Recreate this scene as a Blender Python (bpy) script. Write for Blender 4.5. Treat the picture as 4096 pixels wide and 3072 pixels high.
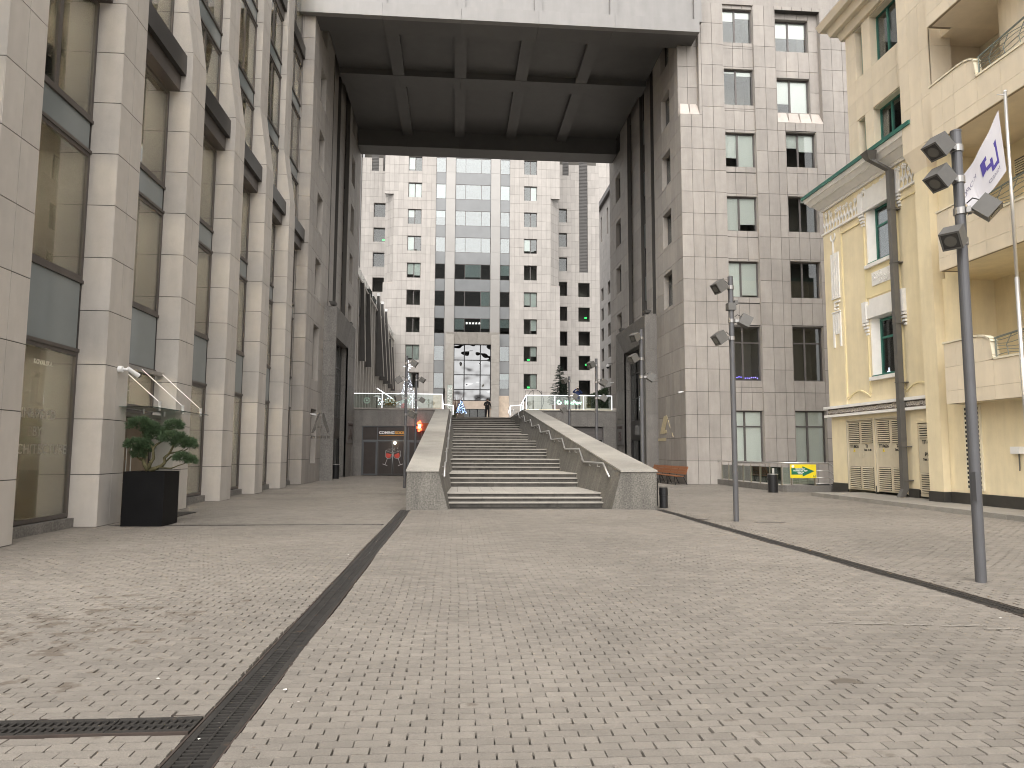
import bpy, bmesh, math, random
import numpy as np
from mathutils import Matrix, Vector
random.seed(7); rng = np.random.default_rng(7)
SC = bpy.context.scene
for o in list(bpy.data.objects): bpy.data.objects.remove(o)
COL = SC.collection

# ---------------------------------------------------------------- camera
EYE = 1.65
F_PX = 2850.0
_up = Vector((134., 29766., -F_PX)).normalized()
_d = Vector((-228., -273., -F_PX)); _d = (_d - _up * _d.dot(_up)).normalized()
_r = _d.cross(_up)
RC = Matrix((_r, _d, _up))                    # world = RC @ camera vector
cam_d = bpy.data.cameras.new('camera'); cam = bpy.data.objects.new('camera', cam_d); COL.objects.link(cam)
cam.matrix_world = Matrix.Translation((0, 0, EYE)) @ RC.to_4x4()
cam_d.sensor_width = 36.0; cam_d.lens = 36.0 * F_PX / 4096.0
cam_d.clip_start = 0.1; cam_d.clip_end = 1500
SC.camera = cam

# ---------------------------------------------------------------- sky, sun, exposure (overcast)
wd = bpy.data.worlds.new('World'); SC.world = wd; wd.use_nodes = True
wn = wd.node_tree.nodes; wl = wd.node_tree.links
bg = wn['Background']
sky = wn.new('ShaderNodeTexSky'); sky.sky_type = 'NISHITA'; sky.sun_disc = False
SUN_EL, SUN_AZ = math.radians(50), math.radians(190)
sky.sun_elevation = SUN_EL; sky.sun_rotation = SUN_AZ
sky.air_density = 1.0; sky.dust_density = 4.0; sky.ozone_density = 1.0
hs = wn.new('ShaderNodeHueSaturation'); hs.inputs['Saturation'].default_value = 0.05
wl.new(sky.outputs[0], hs.inputs['Color']); wt_ = wn.new('ShaderNodeVectorMath'); wt_.operation = 'MULTIPLY'; wt_.inputs[1].default_value = (1, .972, .95)
wl.new(hs.outputs[0], wt_.inputs[0]); wl.new(wt_.outputs[0], bg.inputs['Color'])
bg.inputs['Strength'].default_value = 0.15
sd = bpy.data.lights.new('sun', 'SUN'); sd.energy = 0.5; sd.angle = math.radians(80); sd.color = (1, .96, .9)
so = bpy.data.objects.new('sun', sd); COL.objects.link(so)
sdir = Vector((math.sin(SUN_AZ) * math.cos(SUN_EL), math.cos(SUN_AZ) * math.cos(SUN_EL), math.sin(SUN_EL)))
so.rotation_euler = sdir.to_track_quat('Z', 'Y').to_euler(); so.location = (0, -5, 60)
SC.view_settings.view_transform = 'Standard'; SC.view_settings.look = 'None'
SC.view_settings.exposure = 1.12; SC.view_settings.gamma = 1.0
SC.view_settings.use_curve_mapping = False
SC.cycles.use_denoising = True; SC.cycles.filter_width = 1.05
SC.cycles.max_bounces = 7; SC.cycles.diffuse_bounces = 4; SC.cycles.glossy_bounces = 4
SC.cycles.transparent_max_bounces = 14; SC.cycles.transmission_bounces = 4
SC.cycles.sample_clamp_indirect = 6

# ---------------------------------------------------------------- materials
MATS = {}
def _val(nt, op, a, b=None, c=None):
    n = nt.nodes.new('ShaderNodeMath'); n.operation = op
    for i, v in enumerate((a, b, c)):
        if v is None: continue
        if isinstance(v, (int, float)): n.inputs[i].default_value = v
        else: nt.links.new(v, n.inputs[i])
    return n.outputs[0]
def _noise(nt, vec, scale, detail=3, rough=.55):
    n = nt.nodes.new('ShaderNodeTexNoise'); n.inputs['Scale'].default_value = scale
    n.inputs['Detail'].default_value = detail; n.inputs['Roughness'].default_value = rough
    nt.links.new(vec, n.inputs['Vector']); return n.outputs['Fac']
def _scale(nt, vec, s):
    n = nt.nodes.new('ShaderNodeVectorMath'); n.operation = 'MULTIPLY'; n.inputs[1].default_value = s
    nt.links.new(vec, n.inputs[0]); return n.outputs[0]
def _range(nt, v, a, b, c, d):
    n = nt.nodes.new('ShaderNodeMapRange'); nt.links.new(v, n.inputs[0])
    for i, k in enumerate((a, b, c, d)): n.inputs[i + 1].default_value = k
    return n.outputs[0]
def M(name, col, rough=.6, metal=0., var=0., nscale=0., namp=0., speck=0., sscale=60., streak=0., bump=0., bscale=40., spec=.5, blotch=0., stain=None, emit=0., coat=0., spot=None):
    if name in MATS: return MATS[name]
    m = bpy.data.materials.new(name); m.use_nodes = True; nt = m.node_tree; nd = nt.nodes
    p = nd['Principled BSDF']; p.inputs['Roughness'].default_value = rough; p.inputs['Metallic'].default_value = metal
    p.inputs['Specular IOR Level'].default_value = spec
    if coat: p.inputs['Coat Weight'].default_value = coat
    geo = nd.new('ShaderNodeNewGeometry'); pos = geo.outputs['Position']
    k = None
    def mul(v):
        nonlocal k
        k = v if k is None else _val(nt, 'MULTIPLY', k, v)
    if var:
        oi = nd.new('ShaderNodeObjectInfo')
        r = _val(nt, 'FRACT', _val(nt, 'ADD', oi.outputs['Random'], geo.outputs['Random Per Island']))
        mul(_range(nt, r, 0, 1, 1 - var, 1 + var))
    if namp: mul(_range(nt, _noise(nt, pos, nscale), .25, .75, 1 - namp, 1 + namp))
    if speck: mul(_range(nt, _noise(nt, pos, sscale, 2, .7), .3, .7, 1 - speck, 1 + speck))
    if streak: mul(_range(nt, _noise(nt, _scale(nt, pos, (1.6, 1.6, .22)), 1.5, 5, .65), .36, .64, 1 - streak, 1 + streak * .4))
    if blotch: mul(_range(nt, _noise(nt, pos, .28, 4, .6), .35, .65, 1 - blotch, 1 + blotch * .5))
    if k is None: p.inputs['Base Color'].default_value = (*col, 1)
    else:
        n = nd.new('ShaderNodeVectorMath'); n.operation = 'SCALE'; n.inputs[0].default_value = col
        nt.links.new(k, n.inputs['Scale']); out = n.outputs[0]
        if stain:
            scol, sc, thr = stain
            nv = _noise(nt, pos, sc, 5, .65)
            if spot:
                nv = _val(nt, 'ADD', nv, _range(nt, r, 0, 1, -.07, .07))
                dn = nd.new('ShaderNodeVectorMath'); dn.operation = 'DISTANCE'; nt.links.new(_scale(nt, pos, (1, .6, 1)), dn.inputs[0]); dn.inputs[1].default_value = (spot[0], spot[1] * .6, 0)
                nv = _val(nt, 'ADD', nv, _range(nt, dn.outputs['Value'], 0, spot[2], .13, -.06))
            f = _range(nt, nv, thr, thr + .08, 0, .8)
            mx = nd.new('ShaderNodeMix'); mx.data_type = 'RGBA'; nt.links.new(f, mx.inputs[0]); nt.links.new(out, mx.inputs[6])
            mx.inputs[7].default_value = (*scol, 1); out = mx.outputs[2]
        nt.links.new(out, p.inputs['Base Color'])
    if bump:
        b = nd.new('ShaderNodeBump'); b.inputs['Strength'].default_value = bump; b.inputs['Distance'].default_value = .01
        nt.links.new(_noise(nt, pos, bscale, 3), b.inputs['Height']); nt.links.new(b.outputs[0], p.inputs['Normal'])
    if emit:
        p.inputs['Emission Color'].default_value = (*col, 1); p.inputs['Emission Strength'].default_value = emit
    MATS[name] = m; return m
def GLASS(name, tint=(.8, .84, .82), k=1.6, base=.05, wav=0., wscale=1.2, rough=0.0, gcol=(.92, .94, .95)):
    if name in MATS: return MATS[name]
    m = bpy.data.materials.new(name); m.use_nodes = True; nt = m.node_tree; nd = nt.nodes; nd.clear()
    out = nd.new('ShaderNodeOutputMaterial'); mix = nd.new('ShaderNodeMixShader')
    tr = nd.new('ShaderNodeBsdfTransparent'); tr.inputs[0].default_value = (*tint, 1)
    gl = nd.new('ShaderNodeBsdfGlossy'); gl.inputs['Roughness'].default_value = rough; gl.inputs[0].default_value = (*gcol, 1)
    fr = nd.new('ShaderNodeFresnel'); fr.inputs[0].default_value = 1.5
    f = _val(nt, 'MINIMUM', _val(nt, 'MULTIPLY_ADD', fr.outputs[0], k, base), .95)
    nt.links.new(f, mix.inputs[0]); nt.links.new(tr.outputs[0], mix.inputs[1]); nt.links.new(gl.outputs[0], mix.inputs[2])
    if wav:
        geo = nd.new('ShaderNodeNewGeometry')
        b = nd.new('ShaderNodeBump'); b.inputs['Strength'].default_value = 1; b.inputs['Distance'].default_value = wav
        nt.links.new(_noise(nt, geo.outputs['Position'], wscale, 1), b.inputs['Height']); nt.links.new(b.outputs[0], gl.inputs['Normal'])
    nt.links.new(mix.outputs[0], out.inputs[0]); MATS[name] = m; return m
def EMIT(name, col, s):
    if name in MATS: return MATS[name]
    m = bpy.data.materials.new(name); m.use_nodes = True; nt = m.node_tree; nt.nodes.clear()
    o = nt.nodes.new('ShaderNodeOutputMaterial'); e = nt.nodes.new('ShaderNodeEmission'); e.inputs[0].default_value = (*col, 1); e.inputs[1].default_value = s
    nt.links.new(e.outputs[0], o.inputs[0]); MATS[name] = m; return m

stoneL = M('stone_pale', (.49, .455, .415), .62, var=.05, nscale=3, namp=.05, speck=.08, sscale=70, streak=.07, blotch=.07, bump=.12, bscale=90)
stoneT = M('stone_tower', (.345, .317, .288), .6, var=.09, nscale=2.5, namp=.06, speck=.1, sscale=70, streak=.1, blotch=.07, bump=.12, bscale=90)
stoneC = M('stone_rear', (.42, .395, .367), .6, var=.07, nscale=1.2, namp=.05, streak=.08)
stoneCap = M('stone_cap', (.47, .42, .38), .55, var=.07, nscale=3, namp=.07, streak=.08)
granite = M('granite_dark', (.165, .155, .142), .6, var=.07, nscale=2, namp=.12, speck=.4, sscale=26, streak=.16, bump=.2, bscale=120)
graniteS = M('granite_stair', (.15, .141, .124), .75, var=.06, nscale=1.6, namp=.16, speck=.5, sscale=24, streak=.3, bump=.25, bscale=120)
graniteTop = M('granite_coping', (.33, .312, .278), .7, var=.06, nscale=1.5, namp=.1, speck=.2, sscale=26, blotch=.26)
joint = M('joint_dark', (.075, .07, .064), .9)
jointl = M('joint_light', (.24, .225, .205), .9)
bronze = M('bronze_metal', (.105, .092, .083), .45, .35, nscale=2, namp=.1)
darkmetal = M('dark_metal', (.07, .066, .062), .42, .5, nscale=2, namp=.1)
framegrey = M('frame_grey', (.12, .11, .105), .45, .3)
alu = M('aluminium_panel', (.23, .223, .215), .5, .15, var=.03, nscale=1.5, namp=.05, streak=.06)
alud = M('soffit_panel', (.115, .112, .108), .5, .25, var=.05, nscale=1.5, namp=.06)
steel = M('stainless_steel', (.72, .71, .69), .34, .85)
polegrey = M('pole_paint', (.1, .1, .105), .48, .3, nscale=4, namp=.07)
floodgrey = M('flood_paint', (.12, .116, .108), .5, .3, nscale=8, namp=.08)
white = M('white_paint', (.78, .78, .77), .5)
black = M('black_paint', (.012, .012, .013), .42)
spandrel = M('spandrel_glass', (.2, .222, .222), .22, 0, var=.05, nscale=1, namp=.06)
spandrelC = M('spandrel_rear', (.22, .23, .235), .2, 0, var=.06, nscale=.5, namp=.08)
beige = M('interior_beige', (.76, .7, .61), .8, var=.06)
woodin = M('interior_brown', (.3, .22, .15), .7, nscale=2, namp=.15)
roomdark = M('interior_dark', (.11, .103, .092), .9, var=.4)
blind = M('roller_blind', (.88, .9, .865), .7, var=.08)
gl_shop = GLASS('glass_shop', (.93, .94, .9), 1.3, .03)
gl_win = GLASS('glass_window', (.95, .965, .955), .85, .01)
gl_rear = GLASS('glass_rear', (.75, .8, .8), 1.8, .08, wav=.006, wscale=.7)
gl_rearw = GLASS('glass_rear_window', (.92, .95, .94), 1.0, .03, wav=.004, wscale=.7)
gl_wavy = GLASS('glass_wavy', (.25, .27, .28), 3.0, .5, wav=.14, wscale=.5, gcol=(.42, .43, .44))
gl_clear = GLASS('glass_clear', (.86, .91, .89), 1.0, .02)
gl_rail = GLASS('glass_rail', (.8, .87, .83), 1.2, .05)
cream = M('cream_render', (.79, .69, .48), .75, nscale=2, namp=.05, speck=.03, sscale=80, streak=.07, blotch=.05, bump=.1, bscale=60)
yellow = M('yellow_render', (.78, .68, .42), .75, nscale=2, namp=.04, streak=.04, bump=.1, bscale=60)
creamclad = M('cream_cladding', (.72, .635, .5), .5, var=.04, nscale=2, namp=.04, streak=.05)
creamtrim = M('cream_trim', (.74, .68, .53), .7, nscale=2, namp=.05)
plaster = M('white_plaster', (.8, .79, .77), .7, nscale=4, namp=.05)
greenp = M('green_frame', (.035, .16, .125), .4, .1, nscale=3, namp=.1)
jointan = M('joint_tan', (.3, .25, .18), .9)
redplinth = M('plinth_dark', (.045, .042, .038), .35, nscale=3, namp=.2)

# ---------------------------------------------------------------- object helpers
WM = {}
def place(o, parent=None, mw=None):
    mw = mw if mw is not None else Matrix.Identity(4)
    COL.objects.link(o); WM[o.name] = mw
    if parent is not None:
        o.parent = parent; o.matrix_parent_inverse = WM[parent.name].inverted()
    o.matrix_basis = mw
    return o
def thing(name, label, cat, loc=(0, 0, 0), group=None):
    o = bpy.data.objects.new(name, None); o.empty_display_size = .2
    place(o, None, Matrix.Translation(loc)); o['label'] = label; o['category'] = cat
    if group: o['group'] = group
    return o
def tag(o, label, cat, group=None):
    o['label'] = label; o['category'] = cat
    if group: o['group'] = group
    return o
def meshobj(name, me, mat, parent=None, mw=None):
    o = bpy.data.objects.new(name, me)
    if mat is not None and not me.materials: me.materials.append(mat)
    elif mat is not None and me.materials[0] is not mat:
        me = me.copy(); me.materials.clear(); me.materials.append(mat); o.data = me
    return place(o, parent, mw)
class MB:
    def __init__(s): s.v = []; s.f = []; s.mi = []
    def add(s, vs, fs, mi=0):
        b = len(s.v); s.v += [tuple(v) for v in vs]; s.f += [tuple(b + i for i in f) for f in fs]; s.mi += [mi] * len(fs); return s
    def box(s, x0, x1, y0, y1, z0, z1, mi=0, mw=None):
        vs = [(x, y, z) for z in (z0, z1) for y in (y0, y1) for x in (x0, x1)]
        if mw is not None: vs = [mw @ Vector(v) for v in vs]
        return s.add(vs, [(0, 2, 3, 1), (4, 5, 7, 6), (0, 1, 5, 4), (2, 6, 7, 3), (0, 4, 6, 2), (1, 3, 7, 5)], mi)
    def hexa(s, a, b, mi=0):      # two quads of 4 points: a (bottom/front) and b (top/back), same winding
        return s.add(list(a) + list(b), [(3, 2, 1, 0), (4, 5, 6, 7), (0, 1, 5, 4), (1, 2, 6, 5), (2, 3, 7, 6), (3, 0, 4, 7)], mi)
    def tube(s, pts, rad, n=8, mi=0, caps=True):
        pts = [Vector(p) for p in pts]; rad = rad if isinstance(rad, (list, tuple)) else [rad] * len(pts)
        rings = []; prev = None
        for i, p in enumerate(pts):
            if i == 0: t = pts[1] - p
            elif i == len(pts) - 1: t = p - pts[i - 1]
            else: t = (pts[i + 1] - p).normalized() + (p - pts[i - 1]).normalized()
            t = t.normalized() if t.length > 1e-9 else Vector((0, 0, 1))
            a = prev if prev is not None else (Vector((0, 0, 1)) if abs(t.z) < .9 else Vector((1, 0, 0)))
            x = (a - t * a.dot(t)).normalized(); y = t.cross(x); prev = x
            rings.append([p + (x * math.cos(k * 2 * math.pi / n) + y * math.sin(k * 2 * math.pi / n)) * rad[i] for k in range(n)])
        vs = [v for r in rings for v in r]; fs = []
        for i in range(len(pts) - 1):
            for k in range(n): fs.append((i * n + k, i * n + (k + 1) % n, (i + 1) * n + (k + 1) % n, (i + 1) * n + k))
        if caps: fs.append(tuple(range(n - 1, -1, -1))); fs.append(tuple((len(pts) - 1) * n + k for k in range(n)))
        return s.add(vs, fs, mi)
    def lathe(s, prof, n=16, c=(0, 0), mi=0):
        vs = []; fs = []
        for r, z in prof:
            for k in range(n): vs.append((c[0] + r * math.cos(2 * math.pi * k / n), c[1] + r * math.sin(2 * math.pi * k / n), z))
        for i in range(len(prof) - 1):
            for k in range(n): fs.append((i * n + k, i * n + (k + 1) % n, (i + 1) * n + (k + 1) % n, (i + 1) * n + k))
        fs.append(tuple(range(n - 1, -1, -1))); fs.append(tuple((len(prof) - 1) * n + k for k in range(n)))
        return s.add(vs, fs, mi)
    def prism(s, poly, axis, a, b, mi=0):   # poly of 2-D points extruded along axis ('x','y','z') from a to b
        n = len(poly)
        def P(q, t): return {'x': (t, q[0], q[1]), 'y': (q[0], t, q[1]), 'z': (q[0], q[1], t)}[axis]
        vs = [P(q, a) for q in poly] + [P(q, b) for q in poly]
        fs = [tuple(range(n - 1, -1, -1)), tuple(range(n, 2 * n))] + [(i, (i + 1) % n, n + (i + 1) % n, n + i) for i in range(n)]
        return s.add(vs, fs, mi)
    def mesh(s, name, smooth=False, fix=True):
        me = bpy.data.meshes.new(name); me.from_pydata(s.v, [], s.f)
        if any(s.mi): me.polygons.foreach_set('material_index', s.mi)
        if fix and len(s.f) < 30000:
            bm = bmesh.new(); bm.from_mesh(me); bmesh.ops.recalc_face_normals(bm, faces=bm.faces); bm.to_mesh(me); bm.free()
        if smooth: me.polygons.foreach_set('use_smooth', [True] * len(me.polygons))
        me.update(); return me
    def build(s, name, mat, parent=None, mw=None, smooth=False, mats=None):
        me = s.mesh(name, smooth)
        if mats:
            for m in mats: me.materials.append(m)
            o = bpy.data.objects.new(name, me); return place(o, parent, mw)
        return meshobj(name, me, mat, parent, mw)
BOXC = {}
def boxmesh(w, d, h, mat, bev=0):
    k = (round(w, 3), round(d, 3), round(h, 3), mat.name)
    if k not in BOXC:
        me = MB().box(-w / 2, w / 2, 0, d, -h / 2, h / 2).mesh('panel', fix=False); me.materials.append(mat); BOXC[k] = me
    return BOXC[k]
def box(name, x0, x1, y0, y1, z0, z1, mat, parent=None):
    return MB().box(x0, x1, y0, y1, z0, z1).build(name, mat, parent)
def inst(name, me, parent, mw):
    return place(bpy.data.objects.new(name, me), parent, mw)
def copytree(root, delta, label=None):
    def cp(o, par, dm):
        c = o.copy(); COL.objects.link(c); c.parent = par
        if par is None: c.matrix_basis = dm @ o.matrix_basis
        for ch in [x for x in ALLCH.get(o.name, [])]: cp(ch, c, dm)
        return c
    ALLCH = {}
    for x in bpy.data.objects:
        if x.parent: ALLCH.setdefault(x.parent.name, []).append(x)
    r = cp(root, None, delta)
    if label: r['label'] = label
    return r
FONTS = {}
def textmesh(body, size=1., extrude=0.004, align='CENTER', bold=0.0, shear=0., spacing=1.):
    cu = bpy.data.curves.new('text', 'FONT'); cu.body = body; cu.size = size; cu.extrude = extrude
    cu.align_x = align; cu.align_y = 'CENTER'; cu.offset = bold; cu.shear = shear; cu.space_character = spacing; cu.resolution_u = 3
    o = bpy.data.objects.new('text', cu); COL.objects.link(o)
    dg = bpy.context.evaluated_depsgraph_get(); me = bpy.data.meshes.new_from_object(o.evaluated_get(dg))
    bpy.data.objects.remove(o); bpy.data.curves.remove(cu); me.materials.clear(); return me
def text(name, body, mat, origin, U, size, parent, up=(0, 0, 1), **kw):
    me = textmesh(body, size, **kw); U = Vector(U).normalized(); up = Vector(up); n = U.cross(up)
    mw = Matrix(((U.x, up.x, n.x, origin[0]), (U.y, up.y, n.y, origin[1]), (U.z, up.z, n.z, origin[2]), (0, 0, 0, 1)))
    return meshobj(name, me, mat, parent, mw)
def project(p):
    v = RC.transposed() @ (Vector(p) - Vector((0, 0, EYE)))
    if v.z > -.1: return None
    return 2048 + F_PX * v.x / -v.z, 1536 - F_PX * v.y / -v.z, -v.z

# ---------------------------------------------------------------- walls made of panels
def subtract(r, holes):
    rs = [r]
    for h in holes:
        nx = []
        for (a, b, c, d) in rs:
            if h[0] >= b - 1e-4 or h[1] <= a + 1e-4 or h[2] >= d - 1e-4 or h[3] <= c + 1e-4: nx.append((a, b, c, d)); continue
            if h[2] > c + 1e-4: nx.append((a, b, c, h[2]))
            if h[3] < d - 1e-4: nx.append((a, b, h[3], d))
            z0, z1 = max(c, h[2]), min(d, h[3])
            if h[0] > a + 1e-4: nx.append((a, h[0], z0, z1))
            if h[1] < b - 1e-4: nx.append((h[1], b, z0, z1))
        rs = nx
    return rs
PAN = {}
def addpanel(B, verts8, area, centre, mat, key=None, mw=None):
    PAN.setdefault(B.name, [B, []])[1].append((verts8, area, Vector(centre), mat, key, mw))
class Wall:
    def __init__(s, P0, P1):
        s.P0 = Vector((P0[0], P0[1], 0)); d = Vector((P1[0] - P0[0], P1[1] - P0[1], 0)); s.L = d.length
        s.U = d.normalized(); s.N = Vector((s.U.y, -s.U.x, 0))
    def pt(s, u, out, z): return s.P0 + s.U * u + s.N * out + Vector((0, 0, z))
    def mw(s, u, out, z):   # local x = along, local y = into the wall, local z = up
        p = s.pt(u, out, z); n = -s.N
        return Matrix(((s.U.x, n.x, 0, p.x), (s.U.y, n.y, 0, p.y), (0, 0, 1, p.z), (0, 0, 0, 1)))
    def uy(s, y): return (y - s.P0.y) / s.U.y
    def panels(s, B, ub, zb, holes, mat, gap=.02, t=.03, core=True, coret=.3, out=0., minw=.06, corename='wall_core', split=True, corem=None):
        for i in range(len(ub) - 1):
            for j in range(len(zb) - 1):
                for (a, b, c, d) in subtract((ub[i], ub[i + 1], zb[j], zb[j + 1]), holes):
                    w, h = b - a - gap, d - c - gap
                    if w < minw or h < minw: continue
                    addpanel(B, None, w * h, s.pt((a + b) / 2, out, (c + d) / 2), mat, (w, t, h), s.mw((a + b) / 2, out + t, (c + d) / 2))
        if core:
            m = MB()
            for (a, b, c, d) in subtract((ub[0] + .04, ub[-1] - .04, zb[0], zb[-1]), holes):
                if split: MB().box(a, b, 0, coret, c, d).build(corename, corem or joint, B, s.mw(0, out, 0))
                else: m.box(a, b, 0, coret, c, d)
            if not split: m.build(corename, corem or joint, B, s.mw(0, out, 0))
def flush_panels(limit=290):
    for name, (B, L) in PAN.items():
        sc = []
        for i, (v8, area, c, mat, key, mw) in enumerate(L):
            q = project(c)
            vis = q and -150 < q[0] < 4250 and -150 < q[1] < 3200
            sc.append(((area / (q[2] ** 2)) if vis else 0, i))
        sc.sort(reverse=True)
        rest = {}
        for r, (a, i) in enumerate(sc):
            v8, area, c, mat, key, mw = L[i]
            if r < limit and a > 0:
                if v8 is None: inst('panel', boxmesh(*key, mat), B, mw)
                else:
                    m = MB(); m.hexa([v - c for v in v8[:4]], [v - c for v in v8[4:]]); m.build('panel', mat, B, Matrix.Translation(c))
            else: rest.setdefault(mat.name, []).append(L[i])
        for mn, R in rest.items():
            m = MB()
            for v8, area, c, mat, key, mw in R:
                if v8 is None: m.box(-key[0] / 2, key[0] / 2, 0, key[1], -key[2] / 2, key[2] / 2, mw=mw)
                else: m.hexa(v8[:4], v8[4:])
            o = m.build('panel_field', MATS[mn], B); o['kind'] = 'stuff'
def quadpanel(B, q, n, mat, t=.03, gap=.009):
    q = [Vector(p) for p in q]; c = sum(q, Vector()) / 4; n = Vector(n).normalized()
    qi = []
    for i, p in enumerate(q):
        e1 = (q[(i + 1) % 4] - p).normalized(); e2 = (q[(i - 1) % 4] - p).normalized(); qi.append(p + (e1 + e2) * gap)
    area = (q[1] - q[0]).length * (q[3] - q[0]).length
    addpanel(B, qi + [p + n * t for p in qi], area, c, mat)
def steps(a, b, d):
    n = max(1, round((b - a) / d)); return [a + (b - a) * i / n for i in range(n + 1)]
FRC = {}
def window(B, W, u0, u1, z0, z1, recess, frame=framegrey, glass=gl_win, muls=(), hbars=(), fw=.06, blinds=None, room=roomdark, reveal=None, roomd=1.2, out=0., name='window', open_room=True):
    """frame (part) > panes, blinds, room (sub-parts) set back from the wall face"""
    w, h = u1 - u0, z1 - z0; key = (round(w, 2), round(h, 2), tuple(muls), tuple(hbars), fw, frame.name)
    if key not in FRC:
        m = MB(); m.box(0, fw, 0, .07, 0, h); m.box(w - fw, w, 0, .07, 0, h); m.box(fw, w - fw, 0, .07, 0, fw); m.box(fw, w - fw, 0, .07, h - fw, h)
        for x in muls: m.box(w * x - fw * .7, w * x + fw * .7, .003, .067, fw, h - fw)
        for z in hbars:
            xs = [fw] + [w * x for x in muls] + [w - fw]
            for a, b in zip(xs[:-1], xs[1:]):
                m.box(a + (fw * .7 if a > fw else 0), b - (fw * .7 if b < w - fw else 0), .006, .064, h * z - fw * .5, h * z + fw * .5)
        me = m.mesh('window', fix=False); me.materials.append(frame); FRC[key] = me
    fr = inst(name, FRC[key], B, W.mw(u0, out - recess, z0))
    xs = [0] + [x for x in muls] + [1]; zs = [0] + list(hbars) + [1]
    for i in range(len(xs) - 1):
        for j in range(len(zs) - 1):
            a, b, c, d = u0 + w * xs[i] + fw * .6, u0 + w * xs[i + 1] - fw * .6, z0 + h * zs[j] + fw * .6, z0 + h * zs[j + 1] - fw * .6
            inst('pane', boxmesh(b - a, .012, d - c, glass), fr, W.mw((a + b) / 2, out - recess - .03, (c + d) / 2))
        if blinds and i < len(blinds) and blinds[i]:
            a, b = u0 + w * xs[i] + fw * .7, u0 + w * xs[i + 1] - fw * .7; hh = (h - 2 * fw) * blinds[i]
            inst('blind', boxmesh(b - a, .01, hh, blind), fr, W.mw((a + b) / 2, out - recess - .075, z1 - fw - hh / 2))
    if room is not None:
        k2 = ('room', round(w, 2), round(h, 2), roomd, room.name)
        if k2 not in FRC:
            m = MB(); d0 = .075; e_ = .007; vs = [(x, y, z) for y in (d0, roomd) for z in (e_, h - e_) for x in (e_, w - e_)]
            m.add(vs, [(4, 5, 7, 6), (0, 4, 6, 2), (1, 3, 7, 5), (0, 1, 5, 4), (2, 6, 7, 3)])
            me = m.mesh('room', fix=False); me.materials.append(room); FRC[k2] = me
        inst('room', FRC[k2], fr, W.mw(u0, out - recess, z0))
    if reveal is not None:
        k3 = ('rev', round(w, 2), round(h, 2), round(recess, 2), reveal.name)
        if k3 not in FRC:
            m = MB(); t = .012; e_ = .004; m.box(-t, e_, .0, recess + .06, -t, h + t); m.box(w - e_, w + t, .0, recess + .06, -t, h + t)
            m.box(e_, w - e_, .0, recess + .06, -t, e_); m.box(e_, w - e_, .0, recess + .06, h - e_, h + t)
            me = m.mesh('reveal', fix=False); me.materials.append(reveal); FRC[k3] = me
        inst('reveal', FRC[k3], fr, W.mw(u0, out + .02, z0))
    return fr
# ---------------------------------------------------------------- ground, plaza paving, drains
def struct(o): o['kind'] = 'structure'; return o
asphalt = M('ground_asphalt', (.09, .088, .085), .85, nscale=2, namp=.15)
sand = M('joint_sand', (.05, .045, .038), .95, nscale=6, namp=.3)
paver_m = M('paver', (.207, .186, .16), .75, var=.1, nscale=7, namp=.08, speck=.16, sscale=110, blotch=.16, bump=.25, bscale=160, stain=((.11, .088, .067), 3.2, .61), spot=(-3.6, 7.2, 2.2))
paver_t = M('terrace_paving', (.34, .315, .285), .75, nscale=1.5, namp=.1)
struct(box('ground', -320, 320, -120, 420, -.4, -.07, asphalt))
pav = struct(box('plaza_pavement', -8.6, 18.5, -1.5, 52, -.065, -.03, sand))
TZ = 4.68                                    # upper terrace level
PVY0, PVY1 = 1.5, 50.4
def wob(x, y): return .012 * np.sin(x * .9 + y * .45) + .009 * np.sin(x * 2.3 - y * 1.1 + 1)
def zof(x, y):
    z = .004 * np.sin(1.3 * x + .7 * y) + .004 * np.sin(.6 * x - 1.9 * y + 2)
    for c in (-1.395, 6.0): z = z - .012 * np.exp(-((x - c) / .32) ** 2)
    return z - .002
brks = []
nr = int((PVY1 - PVY0) / .1)
for r in range(nr):
    yc = PVY0 + .05 + r * .1
    segs = [(-8.25, -1.545), (-1.245, 5.855), (6.145, 14.0 if yc < 27.35 else 18.3)]
    if yc > 20.9: segs = [(-8.25, -1.36), (5.98, 14.0 if yc < 27.35 else 18.3)]
    if 4.54 < yc < 4.83: segs = segs[1:]
    for (a, b) in segs:
        x = a - (.1 if r % 2 else 0)
        while x < b - .02:
            x0, x1 = max(x, a), min(x + .2, b)
            if x1 - x0 > .03: brks.append((x0, x1, yc))
            x += .2
BK = np.array(brks); nb = len(BK)
xc = (BK[:, 0] + BK[:, 1]) / 2; yc0 = BK[:, 2]; hw = (BK[:, 1] - BK[:, 0]) / 2 - .0022 - .002 * rng.random(nb)
hd = .0458 - .0018 * rng.random(nb)
yc = yc0 + wob(xc, yc0) + rng.normal(0, .0012, nb); xcc = xc + .6 * wob(yc0, xc) + rng.normal(0, .002, nb)
zc = zof(xcc, yc) + rng.normal(0, .0014, nb); tx = rng.normal(0, .006, nb); ty = rng.normal(0, .006, nb); ang = rng.normal(0, .008, nb)
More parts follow.
